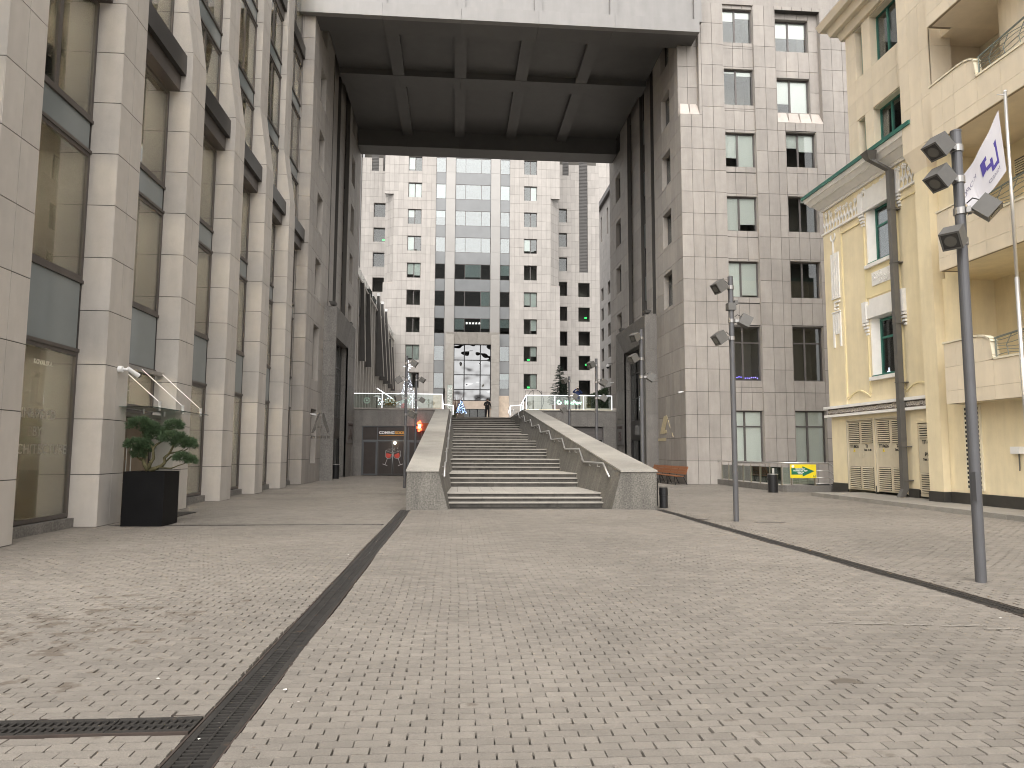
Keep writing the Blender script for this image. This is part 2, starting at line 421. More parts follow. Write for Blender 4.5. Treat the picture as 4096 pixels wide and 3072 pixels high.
# slope of the wobble field keeps rows joined
dy_dx = .012 * .9 * np.cos(xc * .9 + yc0 * .45) + .009 * 2.3 * np.cos(xc * 2.3 - yc0 * 1.1 + 1)
ang = ang + dy_dx
order = np.argsort(np.hypot(xcc, yc)); vis = []
for i in order:
    q = project((xcc[i], yc[i], 0))
    if q and -30 < q[0] < 4126 and q[1] < 3110: vis.append(i)
    if len(vis) >= 300: break
single = set(int(i) for i in vis)
def brickverts(idx):
    idx = np.asarray(idx); n = len(idx); out = np.zeros((n, 8, 3))
    ca, sa = np.cos(ang[idx]), np.sin(ang[idx])
    for k, (sx, sy) in enumerate(((-1, -1), (1, -1), (1, 1), (-1, 1))):
        for lay in (0, 1):
            ins = -.0022 if lay == 0 else 0
            lx = sx * (hw[idx] + ins); ly = sy * (hd[idx] + ins)
            out[:, lay * 4 + k, 0] = xcc[idx] + lx * ca - ly * sa
            out[:, lay * 4 + k, 1] = yc[idx] + lx * sa + ly * ca
            out[:, lay * 4 + k, 2] = zc[idx] + lx * tx[idx] + ly * ty[idx] - (0 if lay == 0 else .025)
    return out
BF = np.array([(0, 1, 2, 3), (4, 5, 1, 0), (5, 6, 2, 1), (6, 7, 3, 2), (7, 4, 0, 3)])
restid = np.array([i for i in range(nb) if i not in single])
V = brickverts(restid).reshape(-1, 3); nq = len(restid)
Fc = (BF[None] + (np.arange(nq) * 8)[:, None, None]).reshape(-1)
me = bpy.data.meshes.new('paver_field'); me.vertices.add(len(V)); me.vertices.foreach_set('co', V.reshape(-1))
me.loops.add(len(Fc)); me.loops.foreach_set('vertex_index', Fc.astype(np.int32)); npol = nq * 5
me.polygons.add(npol); me.polygons.foreach_set('loop_start', np.arange(npol, dtype=np.int32) * 4); me.polygons.foreach_set('loop_total', np.full(npol, 4, dtype=np.int32))
me.update(calc_edges=True); me.polygons.foreach_set('use_smooth', np.zeros(npol, dtype=bool))
o = meshobj('paver_field', me, paver_m, pav); o['kind'] = 'stuff'
for i in vis:
    v = brickverts([i])[0]; c = Vector((xcc[i], yc[i], 0))
    m = MB(); m.add([Vector(p) - c for p in v], [tuple(f) for f in BF]); m.v = [tuple(p) for p in m.v]
    me = m.mesh('paver', fix=False); meshobj('paver', me, paver_m, pav, Matrix.Translation(c))

iron = M('cast_iron', (.042, .039, .036), .55, .4, var=.12, nscale=12, namp=.25, stain=((.1, .07, .05), 6, .62))
void = M('channel_void', (.008, .008, .008), .95)
def grate_unit(w, L):
    m = MB(); n = 10; p = (L - .03) / n
    for a, b in ((-w / 2, -w / 2 + .045), (-.008, .008), (w / 2 - .045, w / 2)): m.box(a, b, 0, L - .006, -.03, 0)
    for i in range(n + 1):
        m.box(-w / 2 + .045, -.008, max(0, i * p), i * p + .016, -.03, -.002); m.box(.008, w / 2 - .045, i * p, i * p + .016, -.03, -.002)
    me = m.mesh('grate', fix=False); me.materials.append(iron); return me
def channel(label, P0, P1, w, z=-.012):
    d = Vector((P1[0] - P0[0], P1[1] - P0[1], 0)); L = d.length; d.normalize()
    t = thing('drain_channel', label, 'drain', (P0[0], P0[1], 0))
    R = Matrix(((d.y, d.x, 0, P0[0]), (-d.x, d.y, 0, P0[1]), (0, 0, 1, z), (0, 0, 0, 1)))
    MB().box(-w / 2 - .012, w / 2 + .012, 0, L, -.045, -.034).build('channel_bed', void, t, R)
    for s in (-1, 1): MB().box(s * (w / 2 + .004), s * (w / 2 + .016), 0, L, -.04, .002).build('edge_rail', M('rust_edge', (.05, .036, .029), .8, nscale=8, namp=.3), t, R)
    u = .5; me = grate_unit(w, u)
    for i in range(int(L / u + 1e-6)): inst('grate', me, t, R @ Matrix.Translation((0, i * u, -.003 * random.random())))
channel('black iron drain grating running from the camera to the left parapet of the staircase', (-1.395, 1.4), (-1.395, 20.9), .26)
channel('black iron drain grating running past the right lamp posts to the right parapet', (6.0, 2.4), (6.0, 20.9), .26)
channel('short iron drain grating crossing the bottom left corner of the paving', (-1.56, 4.685), (-8.06, 4.685), .25)
for yy, lab in ((16.62, 'thin dark slot drain across the paving beside the black planter'), (28.5, 'thin dark slot drain across the paving further back by the left piers')):
    t = thing('slot_drain', lab, 'drain', (-4.6, yy, 0)); box('slot_edge', -7.6, -1.6, yy - .03, yy - .012, -.01, .006, steel if 0 else iron, t)
    box('slot_edge', -7.6, -1.6, yy + .012, yy + .03, -.01, .006, iron, t); box('slot_bed', -7.6, -1.6, yy - .012, yy + .012, -.01, .003, void, t)
t = thing('entrance_mat', 'dark ribbed entrance mat grid in the paving behind the black planter', 'mat', (-7.2, 19.6, 0))
box('mat_frame', -7.66, -6.95, 18.2, 20.2, -.01, .007, iron, t)
for i in range(18): box('mat_rib', -7.64 + i * .038, -7.62 + i * .038, 18.22, 20.18, .007, .011, darkmetal, t)

# pavement strip and kerb in front of the yellow building
sw = struct(box('sidewalk', 14.14, 19, 6, 27.3, -.05, .118, M('sidewalk_slab', (.27, .25, .22), .8, nscale=2.5, namp=.1, speck=.1, blotch=.15)))
kerb = struct(thing('kerb', 'granite kerb', 'kerb', (14, 17, 0))); del kerb['category']; del kerb['label']
y = 27.3
kst = M('kerb_stone', (.26, .245, .22), .75, var=.1, nscale=3, namp=.1, speck=.2, sscale=60)
while y > 6:
    L = 1.0; MB().box(0, .135, 0, L - .012, -.03, .13).build('kerb_stone', kst, kerb, Matrix.Translation((14.0, y - L, 0))); y -= L
x = 14.14
while x < 18.5: MB().box(0, .99, 0, .13, -.03, .13).build('kerb_stone', kst, kerb, Matrix.Translation((x, 27.305, 0))); x += 1.0

# upper terrace
struct(MB().box(-15, -.5, 50.75, 110, TZ - .3, TZ).box(5.05, 24, 50.75, 110, TZ - .3, TZ).box(-.499, 5.049, 62.3, 110, TZ - .3, TZ - .001).build('terrace_floor', paver_t))

# ---------------------------------------------------------------- staircase
st = thing('staircase', 'wide grey granite staircase of ten short flights with landings between two sloping parapets', 'staircase', (2.3, 22, 0))
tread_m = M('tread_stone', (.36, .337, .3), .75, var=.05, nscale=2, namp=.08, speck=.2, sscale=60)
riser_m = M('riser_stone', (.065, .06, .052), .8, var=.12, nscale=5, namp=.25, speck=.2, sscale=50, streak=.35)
FZ = [0, .39] + [.39 + (TZ - .39) * k / 9 for k in range(1, 10)]
FY = [21.9 + 4.4 * k for k in range(11)]
XL, XR = -.3, 4.85
for k in range(1, 11):
    z0, z1 = FZ[k - 1], FZ[k]; dz = (z1 - z0) / 3; y0 = FY[k - 1]; yn = FY[k]
    for s in range(3):
        ya = y0 + .3 * s; yb = ya + .34 if s < 2 else ya + .42; zt = z0 + dz * (s + 1)
        sp = [XL, XL + 1.72, XL + 3.45, XR] if k <= 6 else [XL, XR]
        if s == 1: sp = [sp[0]] + [q - .55 for q in sp[1:-1]] + [sp[-1]]
        for a, b in zip(sp[:-1], sp[1:]):
            g = .004
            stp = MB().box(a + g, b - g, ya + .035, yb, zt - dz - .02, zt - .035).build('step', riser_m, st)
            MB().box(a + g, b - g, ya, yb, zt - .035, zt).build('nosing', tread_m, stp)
    la, lb = y0 + 1.02, yn + .05
    if k < 10:
        if k <= 4:
            nx, ny = 13, 5 if k < 3 else 3
            base = MB().box(XL, XR, la, lb, z1 - .2, z1 - .012).build('landing', joint, st)
            for i in range(nx):
                for j in range(ny):
                    w, d = (XR - XL) / nx, (lb - .05 - la) / ny
                    inst('tile', boxmesh(w - .01, d - .01, .03, tread_m), base, Matrix.Translation((XL + w * (i + .5), la + d * j + .005, z1 - .016)))
        else: MB().box(XL, XR, la, lb, z1 - .2, z1 - .002).build('landing', tread_m, st)
# core under the flights so that no light leaks
PY0, PY1 = 20.75, 50.6
def ptop(y): return 1.14 + (4.66 - 1.14) * (y - PY0) / (PY1 - PY0)
for side, (xo, xi, sg) in enumerate(((-1.37, -.47, 1), (5.93, 4.87, -1))):
    def sec(y, h=0): zt = ptop(y) - .05; return [(xo, y, -.03), (xo, y, zt), (xi, y, zt), (xi + sg * .27 * zt, y, -.03)]
    m = MB(); a, b = sec(PY0), sec(PY1); m.hexa(a, b)
    par = m.build('parapet', graniteS, st); par['label'] = ('left', 'right')[side] + ' sloping granite parapet of the staircase'
    n = 10
    for i in range(n):
        ya = PY0 - .03 + (PY1 - PY0) * i / n + (.006 if i else 0); yb = PY0 + (PY1 - PY0) * (i + 1) / n - .006
        xa, xb = (xo - .02, xi + .02) if sg > 0 else (xi - .02, xo + .02)
        MB().hexa([(xa, ya, ptop(ya) - .05), (xb, ya, ptop(ya) - .05), (xb, yb, ptop(yb) - .05), (xa, yb, ptop(yb) - .05)],
                  [(xa, ya, ptop(ya)), (xb, ya, ptop(ya)), (xb, yb, ptop(yb)), (xa, yb, ptop(yb))]).build('coping_stone', graniteTop, par)
    # side walls of the upper part of the stair, cut into the terrace
    xs = sorted((xi - sg * .35, xi + sg * .06)); box('cheek_wall', xs[0], xs[1], PY1 + .002, 62.4, -.03, TZ + .02, graniteS, st)
    # zig-zag hand rail and its brackets
    xr = xi + sg * .16; pts = []
    for k in range(1, 11): pts += [(xr, FY[k - 1] - .25, FZ[k - 1] + .93 - (.0 if k > 1 else .02)), (xr, FY[k - 1] + .65, FZ[k] + .92)]
    pts.append((xr, 62.6, TZ + .92))
    hr = MB().tube(pts, .03, 8).build('handrail', steel, st, smooth=True)
    for k in range(1, 11):
        for yy, zz in ((FY[k - 1] + .2, FZ[k - 1] + 1.05), (FY[k - 1] + 1.6, FZ[k] + .87), (FY[k - 1] + 3.0, FZ[k] + .87)):
            MB().tube([(xr, yy, zz), (xr, yy, zz - .07), (xr - sg * .2, yy, zz - .09)], .011, 6).lathe([(.03, zz - .1), (.03, zz - .08)], 8, (xr - sg * .15, yy)).build('rail_bracket', steel, hr)

# ---------------------------------------------------------------- terrace retaining walls
def retaining(label, x0, x1, holes, ub):
    t = thing('retaining_wall', label, 'wall', ((x0 + x1) / 2, 50.6, 0)); W = Wall((x0, 50.6), (x1, 50.6))
    W.panels(t, ub, [-.02, 1.1, 2.3, 3.44, 4.58], holes, granite, gap=.008, coret=.14)
    for a, b in zip(ub[:-1], ub[1:]): box('coping_stone', x0 + a + .003, x0 + b - .003, 50.52, 51.0, 4.6, 4.7, graniteTop, t)
    return t
retaining('dark granite terrace wall with the coming soon shopfront left of the stairs', -7.62, -1.38, [(1.12, 6.1, -.02, 3.44)], [0, 1.12, 2.2, 3.3, 4.4, 5.3, 6.24])
rw = retaining('dark granite terrace wall with the shuttered opening right of the stairs', 5.95, 12.3, [(2.3, 4.66, -.02, 3.5)], [0, 1.15, 2.3, 3.5, 4.66, 5.5, 6.35])
box('opening_back', 8.2, 10.65, 51.3, 51.4, 0, 3.5, M('opening_dark', (.02, .019, .018), .9), rw)
for i in range(9): box('shutter_slat', 8.27, 10.59, 50.78, 50.8, 3.44 - .1 * i - .09, 3.44 - .1 * i, framegrey, rw)
for xx in (8.25, 10.57): box('opening_jamb', xx, xx + .04, 50.62, 50.72, 0, 3.5, framegrey, rw)
for xx in (9.0, 9.8): box('opening_mullion', xx, xx + .05, 50.9, 50.95, 0, 2.5, framegrey, rw)
# ---------------------------------------------------------------- left office building with piers
LB = thing('office_building', 'pale stone office building with deep projecting piers along the left side of the plaza', 'building', (-9, 20, 0))
XF, XG, PW, PP, PY = -7.70, -8.30, 1.12, 4.06, 12.2
XT = -8.05
zr = [0] + [1.13 + 1.202 * k for k in range(0, 21)]
def xfront(z):
    if z <= 13.15: return XF
    if z >= 15.55: return XT
    return XF + (XT - XF) * (z - 13.15) / 2.4
for i in range(-1, 6):
    y0 = PY + PP * i; y1 = y0 + PW; ztop = 26
    # inner core
    m = MB()
    for a, b in ((0, 13.15), (13.15, 15.55), (15.55, ztop)):
        xa, xb = xfront(a) - .012, xfront(b) - .012
        m.hexa([(XG - .3, y0 + .012, a), (xa, y0 + .012, a), (xa, y1 - .012, a), (XG - .3, y1 - .012, a)], [(XG - .3, y0 + .012, b), (xb, y0 + .012, b), (xb, y1 - .012, b), (XG - .3, y1 - .012, b)])
    m.build('pier_core', joint, LB)
    for a, b in zip(zr[:-1], zr[1:]):
        if b > ztop: break
        xa, xb = xfront(a) - .03, xfront(b) - .03
        ym = (y0 + y1) / 2
        for ya, yb in ((y0, ym + .003), (ym - .003, y1)):
            quadpanel(LB, [(xa, ya, a), (xa, yb, a), (xb, yb, b), (xb, ya, b)], (1, 0, 0), stoneL)
        quadpanel(LB, [(XG - .02, y0 + .03, a), (xa + .027, y0 + .03, a), (xb + .027, y0 + .03, b), (XG - .02, y0 + .03, b)], (0, -1, 0), stoneL)
        quadpanel(LB, [(XG - .02, y1 - .03, a), (XG - .02, y1 - .03, b), (xb + .027, y1 - .03, b), (xa + .027, y1 - .03, a)], (0, 1, 0), stoneL)
# glazed bays
WG = Wall((XG, 0), (XG, 60))       # u == Y
roomfill = EMIT('room_light', (1., .87, .7), 42.)  # warm glow added to lift the dark interiors behind the glass
SPN = [(3.83, 5.36), (8.35, 9.05), (15.46, 16.14), (19.0, 19.66)]
VIS = [(.22, 3.83), (5.36, 8.35), (9.05, 11.95), (13.02, 15.46), (16.14, 19.0), (19.66, 21.8), (22.9, 25.8)]
for i in range(-1, 6):
    u0, u1 = PY + PP * i + PW, PY + PP * (i + 1)
    door = (i == 1)
    for (a, b) in SPN:
        sp = MB().box(u0 + .06, u1 - .06, .02, .06, a + .04, b - .04).build('spandrel', spandrel, LB, WG.mw(0, 0, 0))
        MB().box(u0, u1, -.03, .07, a - .04, a + .035).box(u0, u1, -.03, .07, b - .035, b + .04).build('transom', bronze, sp, WG.mw(0, 0, 0))
    for j, (a, b) in enumerate(VIS):
        mul = (.5,) if (a > 8 and i in (0,)) or a > 12.5 else ()
        if door and j == 0: a = 2.75
        window(LB, WG, u0, u1, a + (.04 if j else 0), b - .04, .0, frame=bronze, glass=gl_shop, muls=mul, fw=.085, room=None)
        # room behind, brightened by an added glowing panel under its ceiling
        rm = MB(); X1 = 2.6
        rm.add([(u0, .1, a), (u1, .1, a), (u1, X1, a), (u0, X1, a), (u0, .1, b), (u1, .1, b), (u1, X1, b), (u0, X1, b)], [(0, 1, 2, 3), (3, 2, 6, 7), (0, 3, 7, 4), (1, 5, 6, 2), (4, 7, 6, 5)])
        r = rm.build('room', beige, LB, WG.mw(0, 0, 0))
        MB().box(u0 + .9, u1 - .9, 1.0, 1.35, b - .06, b - .03).build('ceiling_light', roomfill, r, WG.mw(0, 0, 0))
    for (za, zb) in ((11.95, 13.02), (21.8, 22.9)):
        f = 0 if za < 15 else -.3
        li = MB().box(u0 + .004, u1 - .004, -.44 - f * .9, .05, za + .46, zb).build('lintel', darkmetal, LB, WG.mw(0, 0, 0))
        MB().box(u0 + .004, u1 - .004, -.29 - f * .8, .05, za, za + .457).build('lintel_channel', bronze, li, WG.mw(0, 0, 0))
    if not door:
        box('sill', XG - .05, XG + .13, u0 + .004, u1 - .004, -.02, .2, granite, LB)
# entrance door in the second bay
u0, u1 = PY + PP * 1 + PW, PY + PP * 2
dr = MB().box(u0, u0 + .1, 0, .1, 0, 2.6).box(u1 - .1, u1, 0, .1, 0, 2.6).box(u0 + .1, u1 - .1, 0, .1, 2.5, 2.75).build('door_frame', bronze, LB, WG.mw(0, 0, 0))
for a, b in ((u0 + .12, (u0 + u1) / 2 - .01), ((u0 + u1) / 2 + .01, u1 - .12)):
    lf = MB().box(a, b, .02, .07, .03, 2.48).build('door_leaf', M('door_brown', (.2, .15, .11), .5, nscale=3, namp=.1), LB, WG.mw(0, 0, 0))
    hx = (b - .12) if a < 18.5 else a + .12
    MB().tube([(hx, -.06, .7), (hx, -.06, 1.9)], .016, 8).tube([(hx, .02, .85), (hx, -.06, .85)], .01, 6).tube([(hx, .02, 1.75), (hx, -.06, 1.75)], .01, 6).build('door_handle', steel, lf, WG.mw(0, 0, 0))
# core slab behind everything and roof edge
box('floor_slab', -16, XG - 2.7, 7, 36.4, 0, 26, beige, LB)
box('roof_slab', -16, XT, 7, 36.4, 26, 26.4, joint, LB)
# lettering on the shop glass
frost = GLASS('frosted_letter', (.8, .78, .74), .6, .12, rough=.5)
def gtext(body, y, z, size, **kw): return text('glass_lettering', body, frost, (XG + .012, y, z), (0, 1, 0), size, LB, extrude=.002, **kw)
gtext('KOVALSKA', 14.95, 3.4, .13, bold=.004)
gtext('INSPIRED', 14.93, 2.36, .28, spacing=1.05); gtext('BY', 14.9, 2.01, .28); gtext('ARCHITECTURE', 14.95, 1.66, .28, spacing=1.08)
# potted plant on an upper window ledge of the first bay
pp = thing('potted_plant', 'dark leafy potted plant standing behind the upper left window', 'plant', (-8.75, 14.95, 9.1))
MB().lathe([(.16, 9.1), (.22, 9.45), (.22, 9.5), (.19, 9.5)], 14, (-8.75, 15.15)).build('pot', plaster, pp, smooth=True)
m = MB()
for k in range(9):
    a = k * 2.4; L = .7 + .5 * random.random(); dx, dy = math.cos(a) * .3, math.sin(a) * .35; prev = Vector((-8.75, 15.15, 9.5))
    for s in range(1, 12):
        f = s / 11; p = Vector((-8.75 + dx * f, 15.15 + dy * f, 9.5 + L * f - .25 * f * f)); d = (p - prev).normalized(); sd_ = d.cross(Vector((0, 0, 1))).normalized()
        for sg in (-1, 1): m.add([p, p + sd_ * sg * .09 + d * .05, p + sd_ * sg * .13 + d * .02, p + sd_ * sg * .07 - d * .02], [(0, 1, 2, 3)])
        m.tube([prev, p], .008, 4); prev = p
m.build('foliage', M('leaf_dark', (.03, .045, .025), .6), pp)

# glass canopy over the entrance
CN = thing('entrance_canopy', 'glass entrance canopy hung on three steel rods above the left building door', 'canopy', (-7.5, 18.8, 2.65))
MB().box(-8.08, -6.95, 17.0, 20.72, 2.645, 2.662).build('glass_sheet', GLASS('glass_canopy', (.6, .72, .66), 1.3, .06), CN)
MB().box(-6.962, -6.946, 17.0, 20.72, 2.643, 2.664).build('glass_edge', M('glass_edge', (.02, .05, .04), .2), CN)
box('wall_rail', -8.2, -8.06, 17.35, 20.28, 3.68, 3.78, M('brushed_steel', (.4, .38, .36), .4, .8), CN)
box('wall_rail', -8.2, -8.06, 17.35, 20.28, 2.5, 2.6, MATS['brushed_steel'], CN)
for yy in (17.45, 18.9, 20.2):
    r = MB().tube([(-8.05, yy, 3.73), (-7.02, yy + .12, 2.78)], .011, 8).build('tie_rod', steel, CN)
    MB().lathe([(.035, 2.6), (.035, 2.71)], 8, (-7.03, yy + .12)).box(-7.06, -7.0, yy + .1, yy + .14, 2.7, 2.82).build('clamp', steel, r)
    MB().lathe([(.03, 2.58), (.03, 2.72)], 8, (-7.95, yy)).build('clamp', steel, r)
cm = thing('security_camera', 'white bullet security camera on the second pier above the pine', 'camera', (-7.65, 16.9, 3.5))
MB().tube([(-7.69, 16.85, 3.5), (-7.6, 16.85, 3.5)], .075, 12).tube([(-7.6, 16.85, 3.5), (-7.5, 16.95, 3.5)], .03, 8).build('mount', white, cm)
MB().tube([(-7.52, 16.9, 3.53), (-7.36, 17.12, 3.38)], [.05, .055], 10).build('housing', white, cm)
MB().tube([(-7.37, 17.11, 3.385), (-7.345, 17.145, 3.362)], .042, 10).build('lens', black, cm)
# ---------------------------------------------------------------- twin towers with portals, and the bridge between them
ZR = [1.235 * k for k in range(0, 23)]
WZ = [(1.0, 3.92), (5.5, 8.5), (10.1, 12.15), (13.75, 15.8), (17.4, 19.4), (21.0, 23.05), (24.7, 26.75)]
def rb(): 
    r = random.random(); return 0 if r < .2 else 1 if r < .45 else .2 + .7 * random.random()
def tower_side(B, W, ywin, yfar, ystrips, ybay, yport, low=True):
    U = W.uy
    def rect(ya, yb, a, b): u = sorted((U(ya), U(yb))); return (u[0], u[1], a, b)
    zz_ = WZ if low else WZ[2:]; holes = [rect(ywin[0], ywin[1], *z) for z in zz_] + [rect(yfar[0], yfar[1], *z) for z in WZ[2:]]
    holes_x = [] if low else [rect(37.2, 37.64, 20.5, 27.17)]
    bay = rect(ybay[0], ybay[1], 9.88, 27.17); port = rect(yport[0], yport[1], -.02, 9.9)
    ub = sorted({0, W.L} | {round(U(y), 3) for y in ywin + yfar + ybay + yport}); full = []
    for a, b in zip(ub[:-1], ub[1:]): full += steps(a, b, 1.1)[:-1]
    full.append(W.L)
    W.panels(B, full, ZR, holes + holes_x + [bay, port], stoneT, coret=.28)
    # recessed bay with two glazed strips
    st_ = [rect(a, b, 9.88, 27.17) for a, b in ystrips]; e = sorted([bay[0], bay[1]] + [x for s in st_ for x in s[:2]])
    W.panels(B, e, [z for z in ZR if z > 9.8], st_, stoneT, out=-.34, coret=.2, split=True)
    for s in st_:
        for k in range(8, 22, 3):
            a, b = ZR[k], ZR[min(k + 3, 22)]
            window(B, W, s[0], s[1], a + .02, a + 2.15, .55, fw=.05, room=roomdark, glass=gl_win, roomd=.9)
            MB().box(s[0], s[1], 0, .04, a + 2.15, b + .02).build('spandrel', spandrel, B, W.mw(0, -.55, 0))
    for h, low in [(h, h[2] < 9) for h in holes]:
        window(B, W, h[0], h[1], h[2], h[3], .26, muls=(.52,), hbars=(.72,) if low else (), blinds=(rb(), rb()), reveal=stoneT)
def portal(B, W, y0, y1, out, inn, depth, ztop, zin, mat=granite):
    """splayed granite frame: outer ring at `out`, inner ring at `inn`"""
    u0, u1 = sorted((W.uy(y0), W.uy(y1))); s = 1.45; a, b = u0 + s, u1 - s
    P = lambda u, o, z: W.pt(u, o, z)
    zs = [-.02, 2.0, 4.0, 6.0, 8.0]; g = .006
    for k in range(5):
        za = zs[k]; zb = zs[k + 1] if k < 4 else ztop
        for (uo, ui) in ((u0, a), (u1, b)):
            # side face, splayed face and jamb as panels
            zi0, zi1 = min(za, zin), min(zb, zin)
            m = MB(); sgn = 1 if ui > uo else -1
            m.hexa([P(uo, 0, za + g), P(uo + sgn * .25, 0, za + g), P(uo + sgn * .25, out - .02, za + g), P(uo, out, za + g)], [P(uo, 0, zb - g), P(uo + sgn * .25, 0, zb - g), P(uo + sgn * .25, out - .02, zb - g), P(uo, out, zb - g)])
            m.build('pylon_block', mat, B)
            if zi1 > zi0 + .05:
                top_o = zb if k < 4 else ztop - .02; top_i = min(zb, zin)
                MB().hexa([P(uo + sgn * .02, out, za + g), P(ui, inn, za + g), P(ui, inn - .12, za + g), P(uo + sgn * .02, out - .12, za + g)], [P(uo + sgn * .02, out, top_o - g), P(ui, inn, top_i - g), P(ui, inn - .12, top_i - g), P(uo + sgn * .02, out - .12, top_o - g)]).build('splay_block', mat, B)
                MB().hexa([P(ui, inn - .004, za + g), P(ui, depth, za + g), P(ui - sgn * .15, depth, za + g), P(ui - sgn * .15, inn - .004, za + g)], [P(ui, inn - .004, zi1 - g), P(ui, depth, zi1 - g), P(ui - sgn * .15, depth, zi1 - g), P(ui - sgn * .15, inn - .004, zi1 - g)]).build('jamb_block', mat, B)
    n = 4
    for k in range(n):   # sloping lintel in pieces
        f0, f1 = k / n, (k + 1) / n
        uo0, uo1 = u0 + .02 + (u1 - u0 - .04) * f0, u0 + .02 + (u1 - u0 - .04) * f1; ui0, ui1 = a + (b - a) * f0, a + (b - a) * f1
        MB().hexa([P(uo0 + g, out, ztop - .02), P(uo1 - g, out, ztop - .02), P(ui1 - g, inn, zin), P(ui0 + g, inn, zin)], [P(uo0 + g, out - .15, ztop - .02), P(uo1 - g, out - .15, ztop - .02), P(ui1 - g, inn - .15, zin), P(ui0 + g, inn - .15, zin)]).build('lintel_block', mat, B)
    MB().hexa([P(u0, out + .003, ztop - .015), P(u1, out + .003, ztop - .015), P(u1, -.1, ztop - .015), P(u0, -.1, ztop - .015)], [P(u0, out + .003, ztop + .03), P(u1, out + .003, ztop + .03), P(u1, -.1, ztop + .1), P(u0, -.1, ztop + .1)]).build('portal_cap', mat, B)
    MB().hexa([P(a, inn - .003, zin + .002), P(b, inn - .003, zin + .002), P(b, depth - .1, zin + .002), P(a, depth - .1, zin + .002)], [P(a, inn - .003, zin + .1), P(b, inn - .003, zin + .1), P(b, depth - .1, zin + .1), P(a, depth - .1, zin + .1)]).build('portal_soffit', mat, B)
    window(B, W, a, b, 3.75, zin, -depth, muls=(.2, .4, .6, .8), hbars=(.33, .68), fw=.07, glass=gl_win, room=roomdark, frame=darkmetal, name='portal_window')
    MB().box(a, b, 0, .12, 2.55, 3.75).build('sign_band', darkmetal, B, W.mw(0, depth, 0))
    window(B, W, a, b, 0, 2.55, -depth + .05, muls=(.3, .5, .7), fw=.08, glass=gl_win, room=roomdark, frame=darkmetal, name='entrance_door')
    return u0, u1, a, b

TA = thing('office_tower', 'grey stone tower on the left of the archway carrying the TOWER A plate', 'building', (-8.5, 45, 0))
WA = Wall((-7.68, 36.6), (-7.68, 55.0))
tower_side(TA, WA, (38.5, 40.05), (50.4, 52.0), ((43.4, 44.6), (46.0, 47.3)), (42.4, 49.3), (41.42, 49.24))
pa = portal(TA, WA, 41.4, 49.25, .75, .5, .08, 10.0, 8.5)
WAf = Wall((-9.4, 36.6), (-7.65, 36.6))
WAf.panels(TA, [0, .6, 1.15, 1.75], ZR, [], stoneT, coret=.2)
box('upper_wall', -18, -7.67, 36.62, 55, 27.17, 40, stoneT, TA); box('tower_body', -18, -9.75, 36.9, 54.9, 0, 27.1, roomdark, TA)
box('end_wall', -9.7, -7.7, 54.9, 55, 0, 27.1, stoneT, TA)

TB = thing('office_tower', 'grey stone tower on the right of the archway carrying the TOWER B plate', 'building', (16, 45, 0))
WB = Wall((12.33, 55.5), (12.33, 37.266))
tower_side(TB, WB, (39.25, 40.9), (51.75, 53.35), ((43.4, 44.6), (46.0, 47.3)), (42.6, 49.6), (42.52, 50.48), low=False)
pb = portal(TB, WB, 42.5, 50.5, .78, .53, .08, 10.1, 8.6)
WF = Wall((12.296, 37.3), (22.6, 37.3))
c1 = [(2.57, 4.33) + z for z in [(1.1, 3.95), (5.57, 8.58), (10.18, 12.21), (13.92, 15.91), (17.6, 19.6), (21.22, 23.35), (24.92, 26.95)]]
c2 = [(6.07, 7.82) + z for z in [(1.1, 3.96), (5.57, 8.59), (10.18, 12.25), (13.92, 15.95), (17.65, 19.7)]]
c2u = [(5.76, 7.75) + z for z in [(20.99, 23.06), (24.65, 26.6)]]
recA = (0, 1.12, 20.5, 27.17); recB = (5.62, 8.3, 20.25, 26.95)
uB = [0, .635, 1.27, 1.9, 2.55, 3.15, 3.75, 4.35, 4.98, 5.6, 6.05, 6.65, 7.25, 7.84, 8.3, 8.93, 9.55, 10.3]
recC = (2.55, 4.35, 0, 27.17)
WF.panels(TB, uB, ZR, c2 + [recA, recB, recC], stoneT, coret=.3)
WF.panels(TB, [2.55, 3.15, 3.75, 4.35], sorted(ZR + [h[2] - .35 for h in c1] + [h[2] for h in c1]), c1, stoneT, out=-.14, coret=.2)
for uu in (2.55, 4.35): MB().box(uu - .012, uu + .012, -.025, .15, 0, 27.1).build('recess_side', stoneT, TB, WF.mw(0, 0, 0))
WF.panels(TB, [.0, .56, 1.12], [20.5] + [z for z in ZR if z > 20.9], [], stoneT, out=-.33, coret=.1)
WF.panels(TB, [5.62, 6.4, 7.1, 7.75, 8.3], [20.25] + [z for z in ZR if z > 20.9 and z < 26.9] + [26.95], c2u, stoneT, out=-.33, coret=.3)
for (a, b, n, z0, z1) in ((0, 1.12, 2, 20.5, 21.25), (5.62, 8.3, 4, 20.25, 20.95)):
    for k in range(n):
        ua, ub_ = a + (b - a) * k / n + .005, a + (b - a) * (k + 1) / n - .005; P = WF.pt
        MB().hexa([P(ua, .03, z0), P(ub_, .03, z0), P(ub_, -.35, z0), P(ua, -.35, z0)], [P(ua + .12, -.3, z1), P(ub_ - (.1 if k == n - 1 else -.12 * 0), -.3, z1), P(ub_, -.36, z1), P(ua, -.36, z1)]).build('sloped_cap', stoneCap, TB)
for (u, z0) in ((1.12, 20.5), (5.62, 20.25), (8.3, 20.25)):
    MB().box(u - .012, u + .012, -.02, .34, z0, 27.1).build('recess_side', stoneT, TB, WF.mw(0, 0, 0))
for i, h in enumerate(c1): window(TB, WF, *h, .12, out=-.14, muls=(.44,), hbars=(.7,) if i < 2 else (), blinds=[(1, 1), (0, 0), (1, .95), (1, .8), (.72, 1), (.05, .12), (.3, .2)][i], reveal=stoneT, fw=.07)
